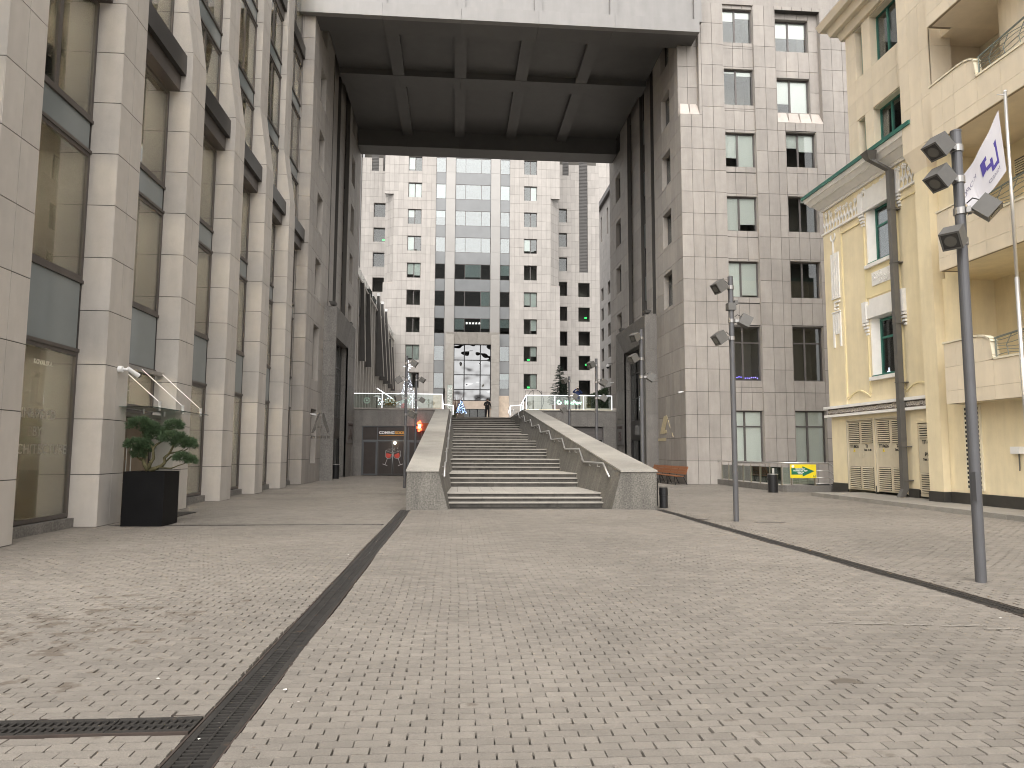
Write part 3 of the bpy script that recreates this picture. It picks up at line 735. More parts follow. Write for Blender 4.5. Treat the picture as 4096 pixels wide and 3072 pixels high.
for i, h in enumerate(c2): window(TB, WF, *h, .2, muls=(.44,), hbars=(.7,) if i < 2 else (), blinds=[(1, 1), (0, 0), (0, 0), (0, .1), (.4, .5)][i], reveal=stoneT, fw=.07)
for i, h in enumerate(c2u): window(TB, WF, *h, .2, muls=(.44,), blinds=[(.7, 1), (.5, .5)][i], reveal=stoneT, fw=.07, out=-.33)
box('upper_wall', 12.32, 30, 37.32, 55.5, 27.17, 40, stoneT, TB); box('tower_body', 14.45, 30, 39.4, 55.4, 0, 27.1, roomdark, TB)
box('end_wall', 12.4, 14.4, 55.4, 55.5, 0, 27.1, stoneT, TB)
# string of blue lights in a first floor window
fl = thing('light_string', 'string of small violet blue lights inside the first floor window of the right tower', 'lights', (15.7, 37.6, 5.7))
blu = EMIT('blue_led', (.25, .2, 1.), 6)
for k in range(14):
    MB().lathe([(.006, -.018), (.02, 0), (.006, .018)], 6).build('bulb', blu, fl, Matrix.Translation((14.98 + k * .115, 37.66, 5.72 + .09 * random.random())))

# plates naming the towers
plate_m = M('sign_plate', (.2, .195, .19), .4, .5); letter_m = M('sign_letter', (.13, .105, .1), .3, .6)
def plate(label, W, u_in, u_out, o_in, o_out, body, mirror):
    a, b = W.pt(u_in, o_in, 0), W.pt(u_out, o_out, 0); c = (a + b) / 2; L = (b - a).length - .15
    Ud = (b - a).normalized()
    if mirror: Ud = -Ud
    n = Ud.cross(Vector((0, 0, 1)))
    t = thing('sign_plate', label, 'sign', (c.x, c.y, 2.2)); c = c + n * .02
    mw = Matrix(((Ud.x, -n.x, 0, c.x), (Ud.y, -n.y, 0, c.y), (0, 0, 1, 2.93), (0, 0, 0, 1)))
    MB().box(-L / 2, L / 2, -.03, .01, -.72, .72).build('plate', plate_m, t, mw)
    p = c + n * .045
    text('word', 'TOWER', letter_m, (p.x, p.y, 3.42), Ud, .26, t, extrude=.012, bold=.006)
    text('letter', body, letter_m, (p.x, p.y, 2.75), Ud, .95, t, extrude=.02, bold=.012)
plate('square metal plate reading TOWER A on the left portal', WA, pa[3], pa[1], .5, .75, 'A', False)
plate('square metal plate reading TOWER B on the right portal', WB, pb[0], pb[2], .78, .53, 'B', False)

# floodlights on the portals
def wallflood(label, x, y, z, sx):
    t = thing('wall_floodlight', label, 'floodlight', (x, y, z))
    MB().hexa([(x - .12, y - .3, z + .18), (x + .12, y - .3, z + .18), (x + .12, y + .3, z + .18), (x - .12, y + .3, z + .18)], [(x - .2, y - .36, z + .36), (x + .2, y - .36, z + .33), (x + .2, y + .36, z + .33), (x - .2, y + .36, z + .36)]).build('housing', floodgrey, t)
    MB().tube([(x, y, z), (x, y, z + .2)], .03, 8).build('bracket', floodgrey, t)
wallflood('grey floodlight on top of the near end of the left portal', -7.25, 42.0, 10.03, 1)
wallflood('grey floodlight on top of the far end of the left portal', -7.25, 48.6, 10.03, 1)
wallflood('grey floodlight on top of the near end of the right portal', 11.85, 43.1, 10.13, -1)
wallflood('grey floodlight on top of the far end of the right portal', 11.85, 49.7, 10.13, -1)
chrome = M('chrome_letter', (.75, .75, .74), .12, 1.)
for (lab, x, ys) in (('cluster of chrome letters above the left portal door', -7.52, (44.2, 45.2, 44.8)), ('row of slanted chrome letters above the right portal door', 12.18, (47.8, 46.8, 47.3))):
    t = thing('door_lettering', lab, 'lettering', (x, ys[2], 2.8))
    for k in range(4):
        yy = ys[0] + (ys[1] - ys[0]) * k / 3; MB().box(x - .03, x + .03, yy - .07, yy + .07, 2.85, 3.5 - .08 * (k % 2)).build('letter', chrome, t)

# ------------------------------------------------ bridge
BR = thing('skybridge', 'grey metal clad bridge building spanning high between the two towers', 'bridge', (2.3, 45, 24.7))
XJ = [-8.5, -4.14, .06, 4.24, 8.41, 13.13]
for a, b in zip(XJ[:-1], XJ[1:]):
    MB().box(a + .006, b - .006, 36.2, 36.55, 24.68, 25.42).build('fascia_panel', alu, BR)
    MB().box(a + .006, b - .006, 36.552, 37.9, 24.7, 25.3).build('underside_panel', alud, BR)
    MB().box(a + .2, b - .2, 36.62, 36.7, 25.45, 27.6).build('upper_panel', alu, BR)
    MB().box(b - .21, b + .21, 36.42, 36.72, 25.423, 29).build('rib', alu, BR)
BX = [-3.87, .06, 3.97, 7.9]
ex = [-7.6] + BX + [12.25]
for ya, yb in ((37.9, 43.9), (45.3, 52.6)):
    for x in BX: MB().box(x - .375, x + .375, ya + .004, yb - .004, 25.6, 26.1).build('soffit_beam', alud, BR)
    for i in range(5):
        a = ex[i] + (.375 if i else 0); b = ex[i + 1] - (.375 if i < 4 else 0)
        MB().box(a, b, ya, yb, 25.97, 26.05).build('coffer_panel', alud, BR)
for a, b in zip(ex[:-1], ex[1:]):
    MB().box(a + .005, b - .005, 43.9, 45.3, 25.58, 26.1).build('cross_beam', alud, BR)
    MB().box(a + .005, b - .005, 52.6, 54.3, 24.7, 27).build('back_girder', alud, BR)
box('girder_core', -7.6, 12.3, 52.66, 54.24, 24.74, 26.95, joint, BR)
box('bridge_body', -7.6, 12.3, 36.72, 54.25, 26.06, 38, alu, BR)

# big letters A on both towers, half peeled away
def letterA(label, org, Ud, w, h, mat, seed, bar, keep):
    t = thing('letter_sign', label, 'sign', org); o = Vector(org); Ud = Vector(Ud); n = Ud.cross(Vector((0, 0, 1)))
    def q(pts, nm):
        vs = [o + Ud * (p[0] * w) + Vector((0, 0, p[1] * h)) for p in pts]
        m = MB(); k = len(vs); m.add([v + n * .012 for v in vs] + [v - n * .004 for v in vs], [tuple(range(k)), tuple(range(2 * k - 1, k - 1, -1))] + [(i, k + i, k + (i + 1) % k, (i + 1) % k) for i in range(k)]); m.build(nm, mat, t)
    if keep != 'half': q([(0, .22), (.12, .2), (.24, .34), (.28, .62), (.5, 1.0), (.42, 1.0), (.3, .86), (.1, .4)], 'stroke')
    else: q([(.02, .3), (.2, .27), (.5, .3), (.48, .42), (.36, .42), (.56, .86), (.5, 1.), (.3, .97), (.22, .75)], 'stroke')
    if keep != 'half':
        q([(.58, .97), (.68, 1.), (.8, .72), (1.0, .3), (.92, .2), (.82, .32), (.78, .4), (.66, .6), (.6, .78)], 'stroke')
        q([(.34, .4), (.6, .4), (.6, .5), (.36, .5)], 'crossbar')
        for a, b in ((-.02, .22), (.3, .62), (.66, .82), (.88, 1.02)): q([(a, .0), (b, .0), (b, .1), (a, .11)], 'base_bar')
    else:
        q([(-.12, .0), (.42, .0), (.43, .11), (-.12, .1)], 'base_bar'); q([(.55, .8), (.6, .8), (.72, .5), (.68, .5)], 'outline_piece'); q([(.8, .3), (.84, .3), (.92, .12), (.88, .12)], 'outline_piece')
    return t
la = letterA('broken mirrored letter A sign projecting beside the left portal', (-7.62, 38.6, 2.33), (1, 0, 0), .95, 1.38, M('mirror_foil', (.24, .23, .215), .25, .85, nscale=3, namp=.3), 1, True, 'full')
MB().tube([(-7.7, 38.62, 3.5), (-7.1, 38.62, 3.58)], .012, 6).tube([(-7.7, 38.62, 2.45), (-7.5, 38.62, 2.45)], .012, 6).build('hanger', steel, la)
letterA('peeling yellowed letter A sticker on the side of the right tower', (12.29, 42.15, 2.36), (0, -1, 0), 2.9, 1.48, M('old_sticker', (.55, .47, .3), .6, nscale=6, namp=.15), 2, True, 'half')
# ---------------------------------------------------------------- rear tower on the terrace
CT = thing('rear_tower', 'tall pale stone tower with a glazed centre strip seen through the archway', 'building', (2.1, 97, TZ))
YC = 94.; XM = 2.07
ZC = [TZ + .02 + 1.228 * k for k in range(0, 33)]     # panel rows
WC = Wall((-9.85, YC), (13.9, YC)); u = lambda x: x + 9.85
rows = [41.56 - 3.686 * k for k in range(0, 9)]       # window heads
wl_, wr_ = (u(-6.7), u(-4.87)), (u(8.98), u(10.78))
gs = [(u(-2.96), u(-1.64)), (u(5.76), u(7.06))]; gc = (u(-.33), u(4.44)); pil = [(u(-1.64), u(-.33)), (u(4.44), u(5.76))]
holes = [(a, b, z - 2.05, z) for z in rows for (a, b) in (wl_, wr_)]
holes += [(gs[0][0], gs[1][1], TZ, 46)]
notchL = (0, 1.25, 24.0, 36.2); notchR = (u(12.65), u(13.9), 24.0, 36.2)
ub = []
for a, b in ((0, 1.25), (1.25, wl_[0]), wl_, (wl_[1], gs[0][0]), (gs[0][0], gs[1][1]), (gs[1][1], wr_[0]), wr_, (wr_[1], u(12.65)), (u(12.65), u(13.9))): ub += steps(a, b, .61)[:-1]
ub.append(u(13.9))
WC.panels(CT, ub, ZC, holes + [notchL, notchR], stoneC, gap=.022, coret=.3, corem=jointl)
rlit = [.0] * 9
for (a, b, zb_, zt) in holes[:-1]:
    window(CT, WC, a, b, zb_, zt, .22, muls=(.5,), blinds=(rb() if random.random() < .75 else 0, rb() if random.random() < .7 else 0), glass=gl_rearw, reveal=stoneC, fw=.08, roomd=1.5)
# chamfered corners
for (x0, x1, sg) in ((-8.6, -9.85, -1), (12.65, 13.9, 1)):
    for k in range(len(ZC) - 1):
        za, zb_ = max(ZC[k], 24.0), min(ZC[k + 1], 36.2)
        if zb_ - za < .1: continue
        for f in range(3):
            p = [(x0 + (x1 - x0) * g / 3, YC + .05 + 1.6 * g / 3) for g in (f, f + 1)]
            if sg < 0: p = p[::-1]
            n = Vector((-.79 * 0 + (p[1][1] - p[0][1]), -(p[1][0] - p[0][0]), 0)).normalized()
            quadpanel(CT, [(p[0][0], p[0][1], za), (p[1][0], p[1][1], za), (p[1][0], p[1][1], zb_), (p[0][0], p[0][1], zb_)], n, stoneC, gap=.012)
    m = MB(); m.add([(x0, YC + .08, 24), (x1, YC + 1.7, 24), (x1, YC + 1.7, 36.2), (x0, YC + .08, 36.2), (x0, YC + 2, 24), (x0, YC + 2, 36.2)], [(0, 1, 2, 3), (0, 4, 1), (3, 2, 5), (0, 3, 5, 4), (1, 4, 5, 2)]); m.build('chamfer_core', joint, CT)
    m = MB(); m.add([(x0, YC - .02, 36.2), (x1, YC + 1.6, 36.2), (x1, YC - .0, 39.2), (x0, YC + .05, 36.6)], [(0, 1, 2)]); m.add([(x0, YC + .04, 36.25), (x1, YC + 1.6, 36.25), (x1, YC + .04, 39.2)], [(0, 1, 2)])
    m.build('chamfer_triangle', M('cap_grey', (.3, .29, .27), .6), CT)
    m = MB(); xs = sorted((x0, x1)); m.box(xs[0], xs[1], YC + .05, YC + 1.7, 24.0, 24.05); m.build('ledge', stoneCap, CT)
# glazed centre
def glazing(a, b, muls, rec, gl, lo):
    for k in range(-1, 9):
        zt = rows[k] if k >= 0 else rows[0] + 3.686
        if zt - 2.1 < lo: break
        window(CT, WC, a, b, zt - 2.08, zt, rec, muls=muls, fw=.05, glass=gl, blinds=[(rb() if random.random() < .35 else 0) for _ in range(len(muls) + 1)], frame=framegrey, roomd=2.5)
        MB().box(a, b, 0, .05, zt - 3.686 + .01, zt - 2.09).build('spandrel', spandrelC, CT, WC.mw(0, -rec + .01, 0))
for (a, b) in gs: glazing(a, b, (), .15, gl_rear, 9)
glazing(gc[0], gc[1], (.285, .735), .15, gl_rear, 17.2)
alup = M('pilaster_panel', (.33, .32, .305), .45, .3, var=.03, nscale=.6, namp=.05)
for (a, b) in pil:
    for k in range(-1, 9):
        zt = rows[0] + 1.6 - 3.686 * k
        if zt - 3.686 < TZ: break
        MB().box(a + .03, b - .03, 0, .2, max(TZ, zt - 3.686) + .02, zt).build('pilaster_panel', alup, CT, WC.mw(0, .06, 0))
# lower strip glass with boards
for (a, b) in gs:
    MB().box(a, b, 0, .05, TZ, 9.1).build('hoarding_board', M('warm_board', (.6, .5, .4), .5, nscale=2, namp=.2), CT, WC.mw(0, -.1, 0))
# granite portal of the rear tower
g0, g1, gi0, gi1 = u(-1.42), u(5.7), u(-.33), u(4.6)
for (a, b) in ((g0, gi0), (gi1, g1)):
    for k in range(4): MB().box(a, b, -.9, .05, TZ + k * 2.9 + .01, TZ + (k + 1) * 2.9 - .01 if k < 3 else 15.9).build('portal_block', M('portal_granite', (.33, .31, .28), .6, var=.05, nscale=2, namp=.1, speck=.15), CT, WC.mw(0, 0, 0))
for k in range(5):
    f0, f1 = k / 5, (k + 1) / 5; P = WC.pt
    o0, o1, i0, i1 = g0 + (g1 - g0) * f0, g0 + (g1 - g0) * f1, gi0 + (gi1 - gi0) * f0, gi0 + (gi1 - gi0) * f1
    MB().hexa([P(o0 + .01, .95, 17.4), P(o1 - .01, .95, 17.4), P(i1 - .01, .6, 15.85), P(i0 + .01, .6, 15.85)], [P(o0 + .01, 0, 17.45), P(o1 - .01, 0, 17.45), P(i1 - .01, 0, 15.85), P(i0 + .01, 0, 15.85)]).build('portal_lintel', MATS['portal_granite'], CT)
for (a, b) in ((g0, gi0), (gi1, g1)): MB().box(a + .003, b - .003, -.88, 0, 15.9, 17.39).build('portal_corner', MATS['portal_granite'], CT, WC.mw(0, 0, 0))
window(CT, WC, gi0, gi1, 8.35, 15.85, -.3, muls=(.285, .715), hbars=(.2, .46, .72), glass=gl_wavy, fw=.1, frame=black, room=roomdark, name='portal_window')
MB().box(gi0, gi1, 0, .1, 7.3, 8.35).build('entrance_fascia', M('warm_board2', (.5, .42, .35), .5, nscale=1.5, namp=.15), CT, WC.mw(0, .3, 0))
window(CT, WC, gi0 + 1.2, gi1 - .7, TZ, 7.3, -.2, muls=(.33, .66), glass=gl_win, fw=.08, frame=black, room=roomdark, name='entrance_door')
for (a, b) in ((gi0, gi0 + 1.2), (gi1 - .7, gi1)): MB().box(a, b, 0, .1, TZ, 7.3).build('side_panel', MATS['warm_board2'], CT, WC.mw(0, .25, 0))
starm = EMIT('star_white', (1, 1, .95), 1.0)
for k in range(5):
    c = WC.pt((gc[0] + gc[1]) / 2 - .7 + .42 * k, .12, 18.75); m = MB()
    pts = [(c.x + (.17 if i % 2 == 0 else .07) * math.sin(i * math.pi / 5), c.z + (.17 if i % 2 == 0 else .07) * math.cos(i * math.pi / 5)) for i in range(10)]
    m.prism(pts, 'y', c.y - .02, c.y + .02); m.build('star', starm, CT)
box('upper_wall', -9.8, 13.85, YC + .05, YC + 9, 44.2, 56, stoneC, CT)
box('tower_body', -9.6, 13.6, YC + 2.9, YC + 9, TZ, 44, roomdark, CT)
# recessed wings left and right
ZW = [TZ + .02 + 1.17 * k for k in range(0, 35)]
def wing(x0, x1, wins, extra, name, strips=()):
    W = Wall((x0, 102.0), (x1, 102.0)); hs = []
    for (a, b, tops) in wins: hs += [(a - x0, b - x0, t - 2.1, t) for t in tops]
    hs += [(a - x0, b - x0, c, d) for (a, b, c, d) in strips]
    W.panels(CT, steps(0, x1 - x0, .6), ZW, hs, stoneC, gap=.022, coret=.3, corem=jointl)
    for (a, b, c, d) in hs[:len(hs) - len(strips)]:
        fr = window(CT, W, a, b, c, d, .35, fw=.05, frame=black, room=roomdark, reveal=stoneT, roomd=1.6)
    for (a, b, c, d) in [(a - x0, b - x0, c, d) for (a, b, c, d) in strips]:
        st_ = MB().box(a, b, 0, .05, c, d).build('louvre_strip', M('louvre_dark', (.13, .125, .12), .6), CT, W.mw(0, -.12, 0))
        m = MB(); z = c
        while z < d - .1: m.box(a + .03, b - .03, -.06, 0, z, z + .06); z += .22
        m.build('louvre_blades', MATS['louvre_dark'], st_, W.mw(0, -.12, 0))
    return W
t7 = [37.7 - 3.69 * k for k in range(0, 8)]
wing(-14.0, -8.0, [(-12.15, -10.5, t7)], None, 'l', strips=[(-12.6, -11.6, 42.5, 46.5), (-10.95, -10.7, 42.5, 46.5)])
Wr = wing(12.5, 21.0, [(14.95, 16.15, t7), (17.8, 19.5, [26.53, 22.85, 19.3, 15.7, 12.1])], None, 'r', strips=[(17.98, 19.25, 28.1, 46), (15.5, 16.4, 42.8, 46)])
box('wing_body', -14, 21, 104.2, 112, TZ, 52, roomdark, CT)
box('louvre_wall', -16.5, -14.02, 101.8, 103, TZ, 50, MATS['louvre_dark'], CT)
# green exit signs glowing inside
gre = EMIT('exit_green', (.05, .8, .15), 1.2)
for (x, y, z, lab) in ((-10.85, 103.2, 32.55, 'green exit sign in the left recessed wing'), (19.1, 103.2, 21.55, 'upper green exit sign in the right recessed wing'), (19.15, 103.2, 14.55, 'lower green exit sign in the right recessed wing'), (9.75, 95.2, 14.1, 'upper green exit sign in the front windows beside the fir'), (9.75, 95.2, 10.35, 'lower green exit sign in the front windows beside the fir')):
    e = thing('exit_sign', lab + ' of the rear tower', 'sign', (x, y, z), 'green exit signs in the rear tower'); MB().box(x - .17, x + .17, y, y + .04, z - .11, z + .11).build('lit_panel', gre, e); MB().box(x - .2, x + .2, y + .04, y + .07, z - .14, z + .14).build('case', black, e)
# far right wing
FW = thing('far_wing', 'narrow strip of a distant stone wing with dark eaves right of the rear tower', 'building', (27, 126, TZ))
Wf = Wall((26.5, 140), (26.5, 112)); hs = []
for t in (31.5, 27.8, 24.1, 20.4, 16.7, 13.0): hs += [(Wf.uy(127.2), Wf.uy(125.2), t - 2.3, t), (Wf.uy(121.6), Wf.uy(119.6), t - 2.3, t)]
hs += [(Wf.uy(127.2), Wf.uy(126.2), 40.3, 45.), (Wf.uy(122), Wf.uy(120.8), 40.3, 45.)]
Wf.panels(FW, steps(0, 28, 1.2), steps(TZ, 46.7, 1.23), hs, stoneC, gap=.025, corem=jointl)
for h in hs: window(FW, Wf, *h, .3, fw=.06, room=roomdark, reveal=stoneT)
Wall((25, 150), (44, 150)).panels(FW, steps(0, 19, 1.9), steps(TZ, 74, 2.4), [], stoneC, gap=.03, corem=jointl)
box('eaves', 25.9, 30, 112, 140, 46.7, 47.6, framegrey, FW); box('wing_body', 28.5, 36, 112, 140, TZ, 46.6, roomdark, FW)

# ---------------------------------------------------------------- restaurant wing with slanted fins (left, on the terrace)
RW = thing('restaurant_wing', 'low wing with vertical piers and dark slanted metal fins left of the terrace', 'building', (-9, 74, TZ))
Wr_ = Wall((-8.3, 55.1), (-8.3, 93.8)); yb = [55.1 + 2.03 * k for k in range(0, 20)]
piers = M('pier_stone', (.42, .395, .36), .6, var=.06, nscale=2, namp=.06, streak=.1)
brownp = M('brown_panel', (.2, .165, .135), .55, var=.25, nscale=2, namp=.1)
for k in range(0, 19):
    y = 56.0 + 2.03 * k; P = Wr_
    box('pier', -8.75, -8.27, y, y + .36, TZ, 16.2, piers, RW)
    for j in range(5):
        za, zb_ = TZ + .02 + j * 1.9, TZ + (j + 1) * 1.9 - .01; box('infill_panel', -8.66, -8.6, y + .365, y + 2.02, za, zb_, brownp, RW)
    window(RW, Wall((-8.6, 50), (-8.6, 100)), y - 50 + .4, y - 50 + 2.0, 14.2, 16.1, .0, fw=.05, room=roomdark)
    box('lintel', -8.62, -8.4, y + .365, y + 2.02, 13.4, 14.15, framegrey, RW)
    box('roof_rail_post', -8.42, -8.38, y, y + .04, 16.4, 17.45, darkmetal, RW); box('roof_rail_glass', -8.405, -8.395, y + .05, y + 2.0, 16.45, 17.4, gl_rail, RW)
box('roof_edge', -9.5, -8.2, 55.2, 93.9, 16.2, 16.4, piers, RW); box('wing_body', -14, -9.9, 55.2, 93.9, TZ, 16.3, roomdark, RW)
finm = M('fin_metal', (.085, .08, .076), .5, .3, var=.1, nscale=1.5, namp=.1, streak=.1)
for (y, w, top) in ((61.5, .5, 16.2), (65.8, .55, 16.2), (74.0, .85, 17.8), (78.1, .85, 17.8), (82.2, .85, 17.8), (88.0, .6, 15.5), (91.5, .6, 15)):
    f = MB().prism([(-8.3, 9.4), (-8.3 + w, 9.4), (-8.05, top), (-8.3, top)], 'y', y, y + .22).build('fin', finm, RW)
    MB().hexa([(-8.3 + w, y - .03, 9.38), (-8.3 + w + .05, y - .03, 9.38), (-8.3 + w + .05, y + .25, 9.38), (-8.3 + w, y + .25, 9.38)], [(-8.05, y - .03, top), (-8.0, y - .03, top), (-8.0, y + .25, top), (-8.05, y + .25, top)]).build('fin_edge', piers, f)
    if top > 17: MB().box(-8.28, -7.98, y - .05, y + .2, top, top + .3).build('fin_cap', white, f)
# ---------------------------------------------------------------- yellow building on the right
YB = thing('yellow_building', 'yellow and cream building with white plaster relief, green eaves and balconies on the right', 'building', (17, 24, 0))
XW = 16.2; WY = Wall((XW, 29.6), (XW, 22.4)); uy = WY.uy
def ybox(name, ya, yb, z0, z1, out0, out1, mat, parent=YB):
    a, b = sorted((uy(ya), uy(yb))); return MB().box(a, b, -out1, -out0, z0, z1).build(name, mat, parent, WY.mw(0, 0, 0))
W0, W1 = 25.95, 24.7   # window opening (Y)
def r(ya, yb, z0, z1): a, b = sorted((uy(ya), uy(yb))); return (a, b, z0, z1)
hol = [r(26.35, 24.55, 4.62, 6.95), r(26.35, 24.55, 9.05, 11.35), r(28.42, 26.5, .2, 3.05), r(26.42, 24.5, .2, 3.05), r(23.9, 22.9, .15, 2.73)]
m = MB()
for (a, b, c, d) in subtract((0, WY.L, 3.4, 12.3), hol): m.box(a, b, 0, .6, c, d)
m.build('facade_wall', cream, YB, WY.mw(0, 0, 0))
m = MB()
for (a, b, c, d) in subtract((0, WY.L, .4, 3.4), hol): m.box(a, b, 0, .6, c, d)
m.build('base_wall', cream, YB, WY.mw(0, 0, 0))
for ya, yb in ((29.63, 28.45), (26.5, 26.42), (24.5, 23.92), (22.9, 22.45)): ybox('plinth', ya, yb, .1, .43, -.02, .03, redplinth)
# raised yellow frames round sunken fields with arched feet
def arch(yc, w, z, h=.28, n=10): return [(uy(yc) + w * (k / n - .5), z + h * math.sin(math.pi * k / n)) for k in range(n + 1)]
for (ya, yb) in ((28.2, 26.6), (24.4, 22.9)):
    yc_ = (ya + yb) / 2; w = ya - yb
    ybox('field_edge', ya + .05, ya, 4.0, 10.9, 0, .05, yellow); ybox('field_edge', yb, yb - .05, 4.0, 10.9, 0, .05, yellow)
    ybox('field_head', ya + .05, yb - .05, 10.9, 10.97, 0, .05, yellow)
    p = arch(yc_, w, 3.92); q = p + [(p[-1][0] + .06, p[-1][1]), ] + [(x, z - .07) for x, z in p[::-1]]
    MB().prism([(x, z) for x, z in p] + [(x, z - .06) for x, z in p[::-1]], 'y', -.05, 0).build('field_arch', yellow, YB, WY.mw(0, 0, 0))
ybox('pilaster', 29.6, 28.25, 3.68, 11.25, 0, .06, cream); ybox('pilaster', 26.55, 24.42, 7.75, 8.95, 0, .04, yellow)
# band between the floors
ybox('band_lower', 29.85, 22.5, 3.2, 3.3, -.02, .2, plaster); ybox('band_upper', 29.85, 22.5, 3.55, 3.66, -.02, .22, plaster)
relief = ybox('relief_band', 29.7, 22.5, 3.3, 3.55, -.02, .1, M('relief_brown', (.16, .135, .115), .8))
def scroll(mb, cx, cz, rad, out, turns=1.3, th=.018, n=12, flip=1):
    pts = [(cx + flip * rad * (1 - k / n * .7) * math.cos(turns * 2 * math.pi * k / n), -out, cz + rad * (1 - k / n * .7) * math.sin(turns * 2 * math.pi * k / n)) for k in range(n + 1)]
    mb.tube(pts, th, 5)
m = MB(); U_ = 0.05
while U_ < WY.L:
    scroll(m, U_, 3.42 + .02 * random.uniform(-1, 1), .085, .11, flip=random.choice((-1, 1)), th=.02); U_ += .125
m.build('relief_scrolls', M('relief_light', (.5, .46, .42), .8), relief, WY.mw(0, 0, 0))
# frieze of stems and blossoms under the cornice
ybox('frieze_ground', 29.6, 22.5, 11.3, 12.3, 0, .02, cream); ybox('frieze_sill', 29.7, 22.5, 11.23, 11.32, 0, .1, plaster)
U_ = .15; nfl = 0
while U_ < WY.L - .1:
    m = MB(); h = random.uniform(.55, .8); lean = random.uniform(-.14, .14)
    st_ = [(U_ + lean * (k / 5) ** 2 + .03 * math.sin(k * 1.3), -.05, 11.33 + h * k / 5) for k in range(6)]
    m.tube(st_, [.028, .026, .024, .02, .018, .016], 5)
    for sg in (-1, 1): m.tube([st_[1], (st_[1][0] + sg * .09, -.06, st_[1][2] + .16), (st_[1][0] + sg * .13, -.05, st_[1][2] + .3)], [.02, .028, .008], 5)
    e = st_[-1]
    for k in range(5):
        a = k * 1.257 + .3; m.lathe([(.008, -.03), (.05, 0), (.008, .03)], 6); n0 = len(m.v) - 18
        for i in range(n0, len(m.v)): x, y_, z = m.v[i]; m.v[i] = (e[0] + .065 * math.cos(a) + x, e[1] - .02 + z * .6, e[2] + .065 * math.sin(a) + y_)
    m.build('blossom_relief', plaster, YB, WY.mw(0, 0, 0)); U_ += .24
# cornice and green eaves
for (z0, z1, o) in ((12.3, 12.4, .14), (12.4, 12.62, .42), (12.62, 12.8, .62), (12.8, 12.97, .72)):
    P = WY.pt; o0 = {12.3: .1, 12.4: .18, 12.62: .48, 12.8: .66}[z0]; L = WY.L; e = .6
    MB().hexa([P(-o0 * e, o0, z0), P(L, o0, z0), P(L, -.2, z0), P(-o0 * e, -.2, z0)], [P(-o * e, o, z1), P(L, o, z1), P(L, -.2, z1), P(-o * e, -.2, z1)]).build('cornice', plaster, YB)
P = WY.pt; L = WY.L
MB().hexa([P(-.48, .78, 12.97), P(L, .78, 12.97), P(L, -.4, 12.97), P(-.48, -.4, 12.97)], [P(-.48, .8, 13.1), P(L, .8, 13.1), P(L, -.4, 13.4), P(-.48, -.4, 13.4)]).build('eaves', greenp, YB)
# windows with white surrounds
for z0, z1 in ((4.62, 6.95), (9.05, 11.35)):
    h = r(26.12, 24.75, z0 + .05, z1 - .1)
    window(YB, WY, *h, .2, frame=greenp, muls=(.66,), hbars=(.66,), fw=.085, glass=gl_win, room=roomdark)
    m = MB(); a, b = uy(26.38), uy(26.12)
    m.hexa([P(a, .02, z0), P(b, -.19, z0), P(b, -.3, z0), P(a, -.3, z0)], [P(a, .02, z1), P(b, -.19, z1), P(b, -.3, z1), P(a, -.3, z1)])
    a, b = uy(24.55), uy(24.75); m.hexa([P(b, -.19, z0), P(a, .02, z0), P(a, -.3, z0), P(b, -.3, z0)], [P(b, -.19, z1), P(a, .02, z1), P(a, -.3, z1), P(b, -.3, z1)])
    m.hexa([P(uy(26.35), .02, z1), P(uy(24.55), .02, z1), P(uy(24.55), -.46, z1 - .1), P(uy(26.35), -.46, z1 - .1)], [P(uy(26.35), .02, z1 + .02), P(uy(24.55), .02, z1 + .02), P(uy(24.55), -.46, z1 + .02), P(uy(26.35), -.46, z1 + .02)])
    m.build('window_reveal', plaster, YB)
    ybox('hood', 26.75, 24.2, z1 - .02, z1 + .5, 0, .1, plaster); ybox('hood_step', 26.3, 24.65, z1 + .5, z1 + .72, 0, .09, plaster)
    for (c0, c1) in ((26.78, 26.5), (24.4, 24.15)):
        ybox('hood_ear', c0, c1, z1 - .15, z1 + .68, .0, .13, plaster)
        for k in range(4): ybox('corbel', c0 - .04 * k, c1, z1 - .26 - .13 * k, z1 - .18 - .13 * k, 0, .12 - .02 * k, plaster)
    ybox('window_sill', 26.45, 24.45, z0 - .14, z0, -.3, .14, plaster); ybox('sill_metal', 26.3, 24.55, z0 + .003, z0 + .05, -.35, .1, greenp)
rp = ybox('relief_panel', 26.1, 24.6, 8.15, 8.68, 0, .07, plaster); m = MB(); 
for k in range(40): scroll(m, uy(26.05) + 1.4 * random.random(), 8.2 + .42 * random.random(), random.uniform(.04, .08), .08, flip=random.choice((-1, 1)), n=7)
m.build('relief_scrolls', plaster, rp, WY.mw(0, 0, 0))
# white stripes on the corner pilaster
for k, (yy, zb_, zt) in enumerate(((29.0, 6.15, 7.6), (28.83, 6.15 + .55, 7.6), (28.66, 6.7, 7.6), (28.49, 6.15, 7.6))): ybox('stripe', yy, yy - .1, zb_, zt, .06, .11, plaster)
for yy in (29.0, 28.83, 28.66, 28.49): ybox('stripe', yy, yy - .1, 8.32, 10.2, .06, .11, plaster)
ybox('key_bar', 29.02, 28.38, 8.22, 8.3, .06, .12, plaster); ybox('key_bar', 29.05, 28.4, 7.62, 7.68, .06, .12, plaster); ybox('key_bar', 28.8, 28.42, 8.05, 8.12, .06, .11, plaster)
ybox('key_bar', 28.8, 28.55, 7.88, 7.94, .06, .11, plaster); ybox('key_bar', 28.8, 28.55, 7.74, 7.8, .06, .11, plaster); ybox('key_bar', 28.86, 28.8, 7.74, 8.12, .06, .11, plaster)
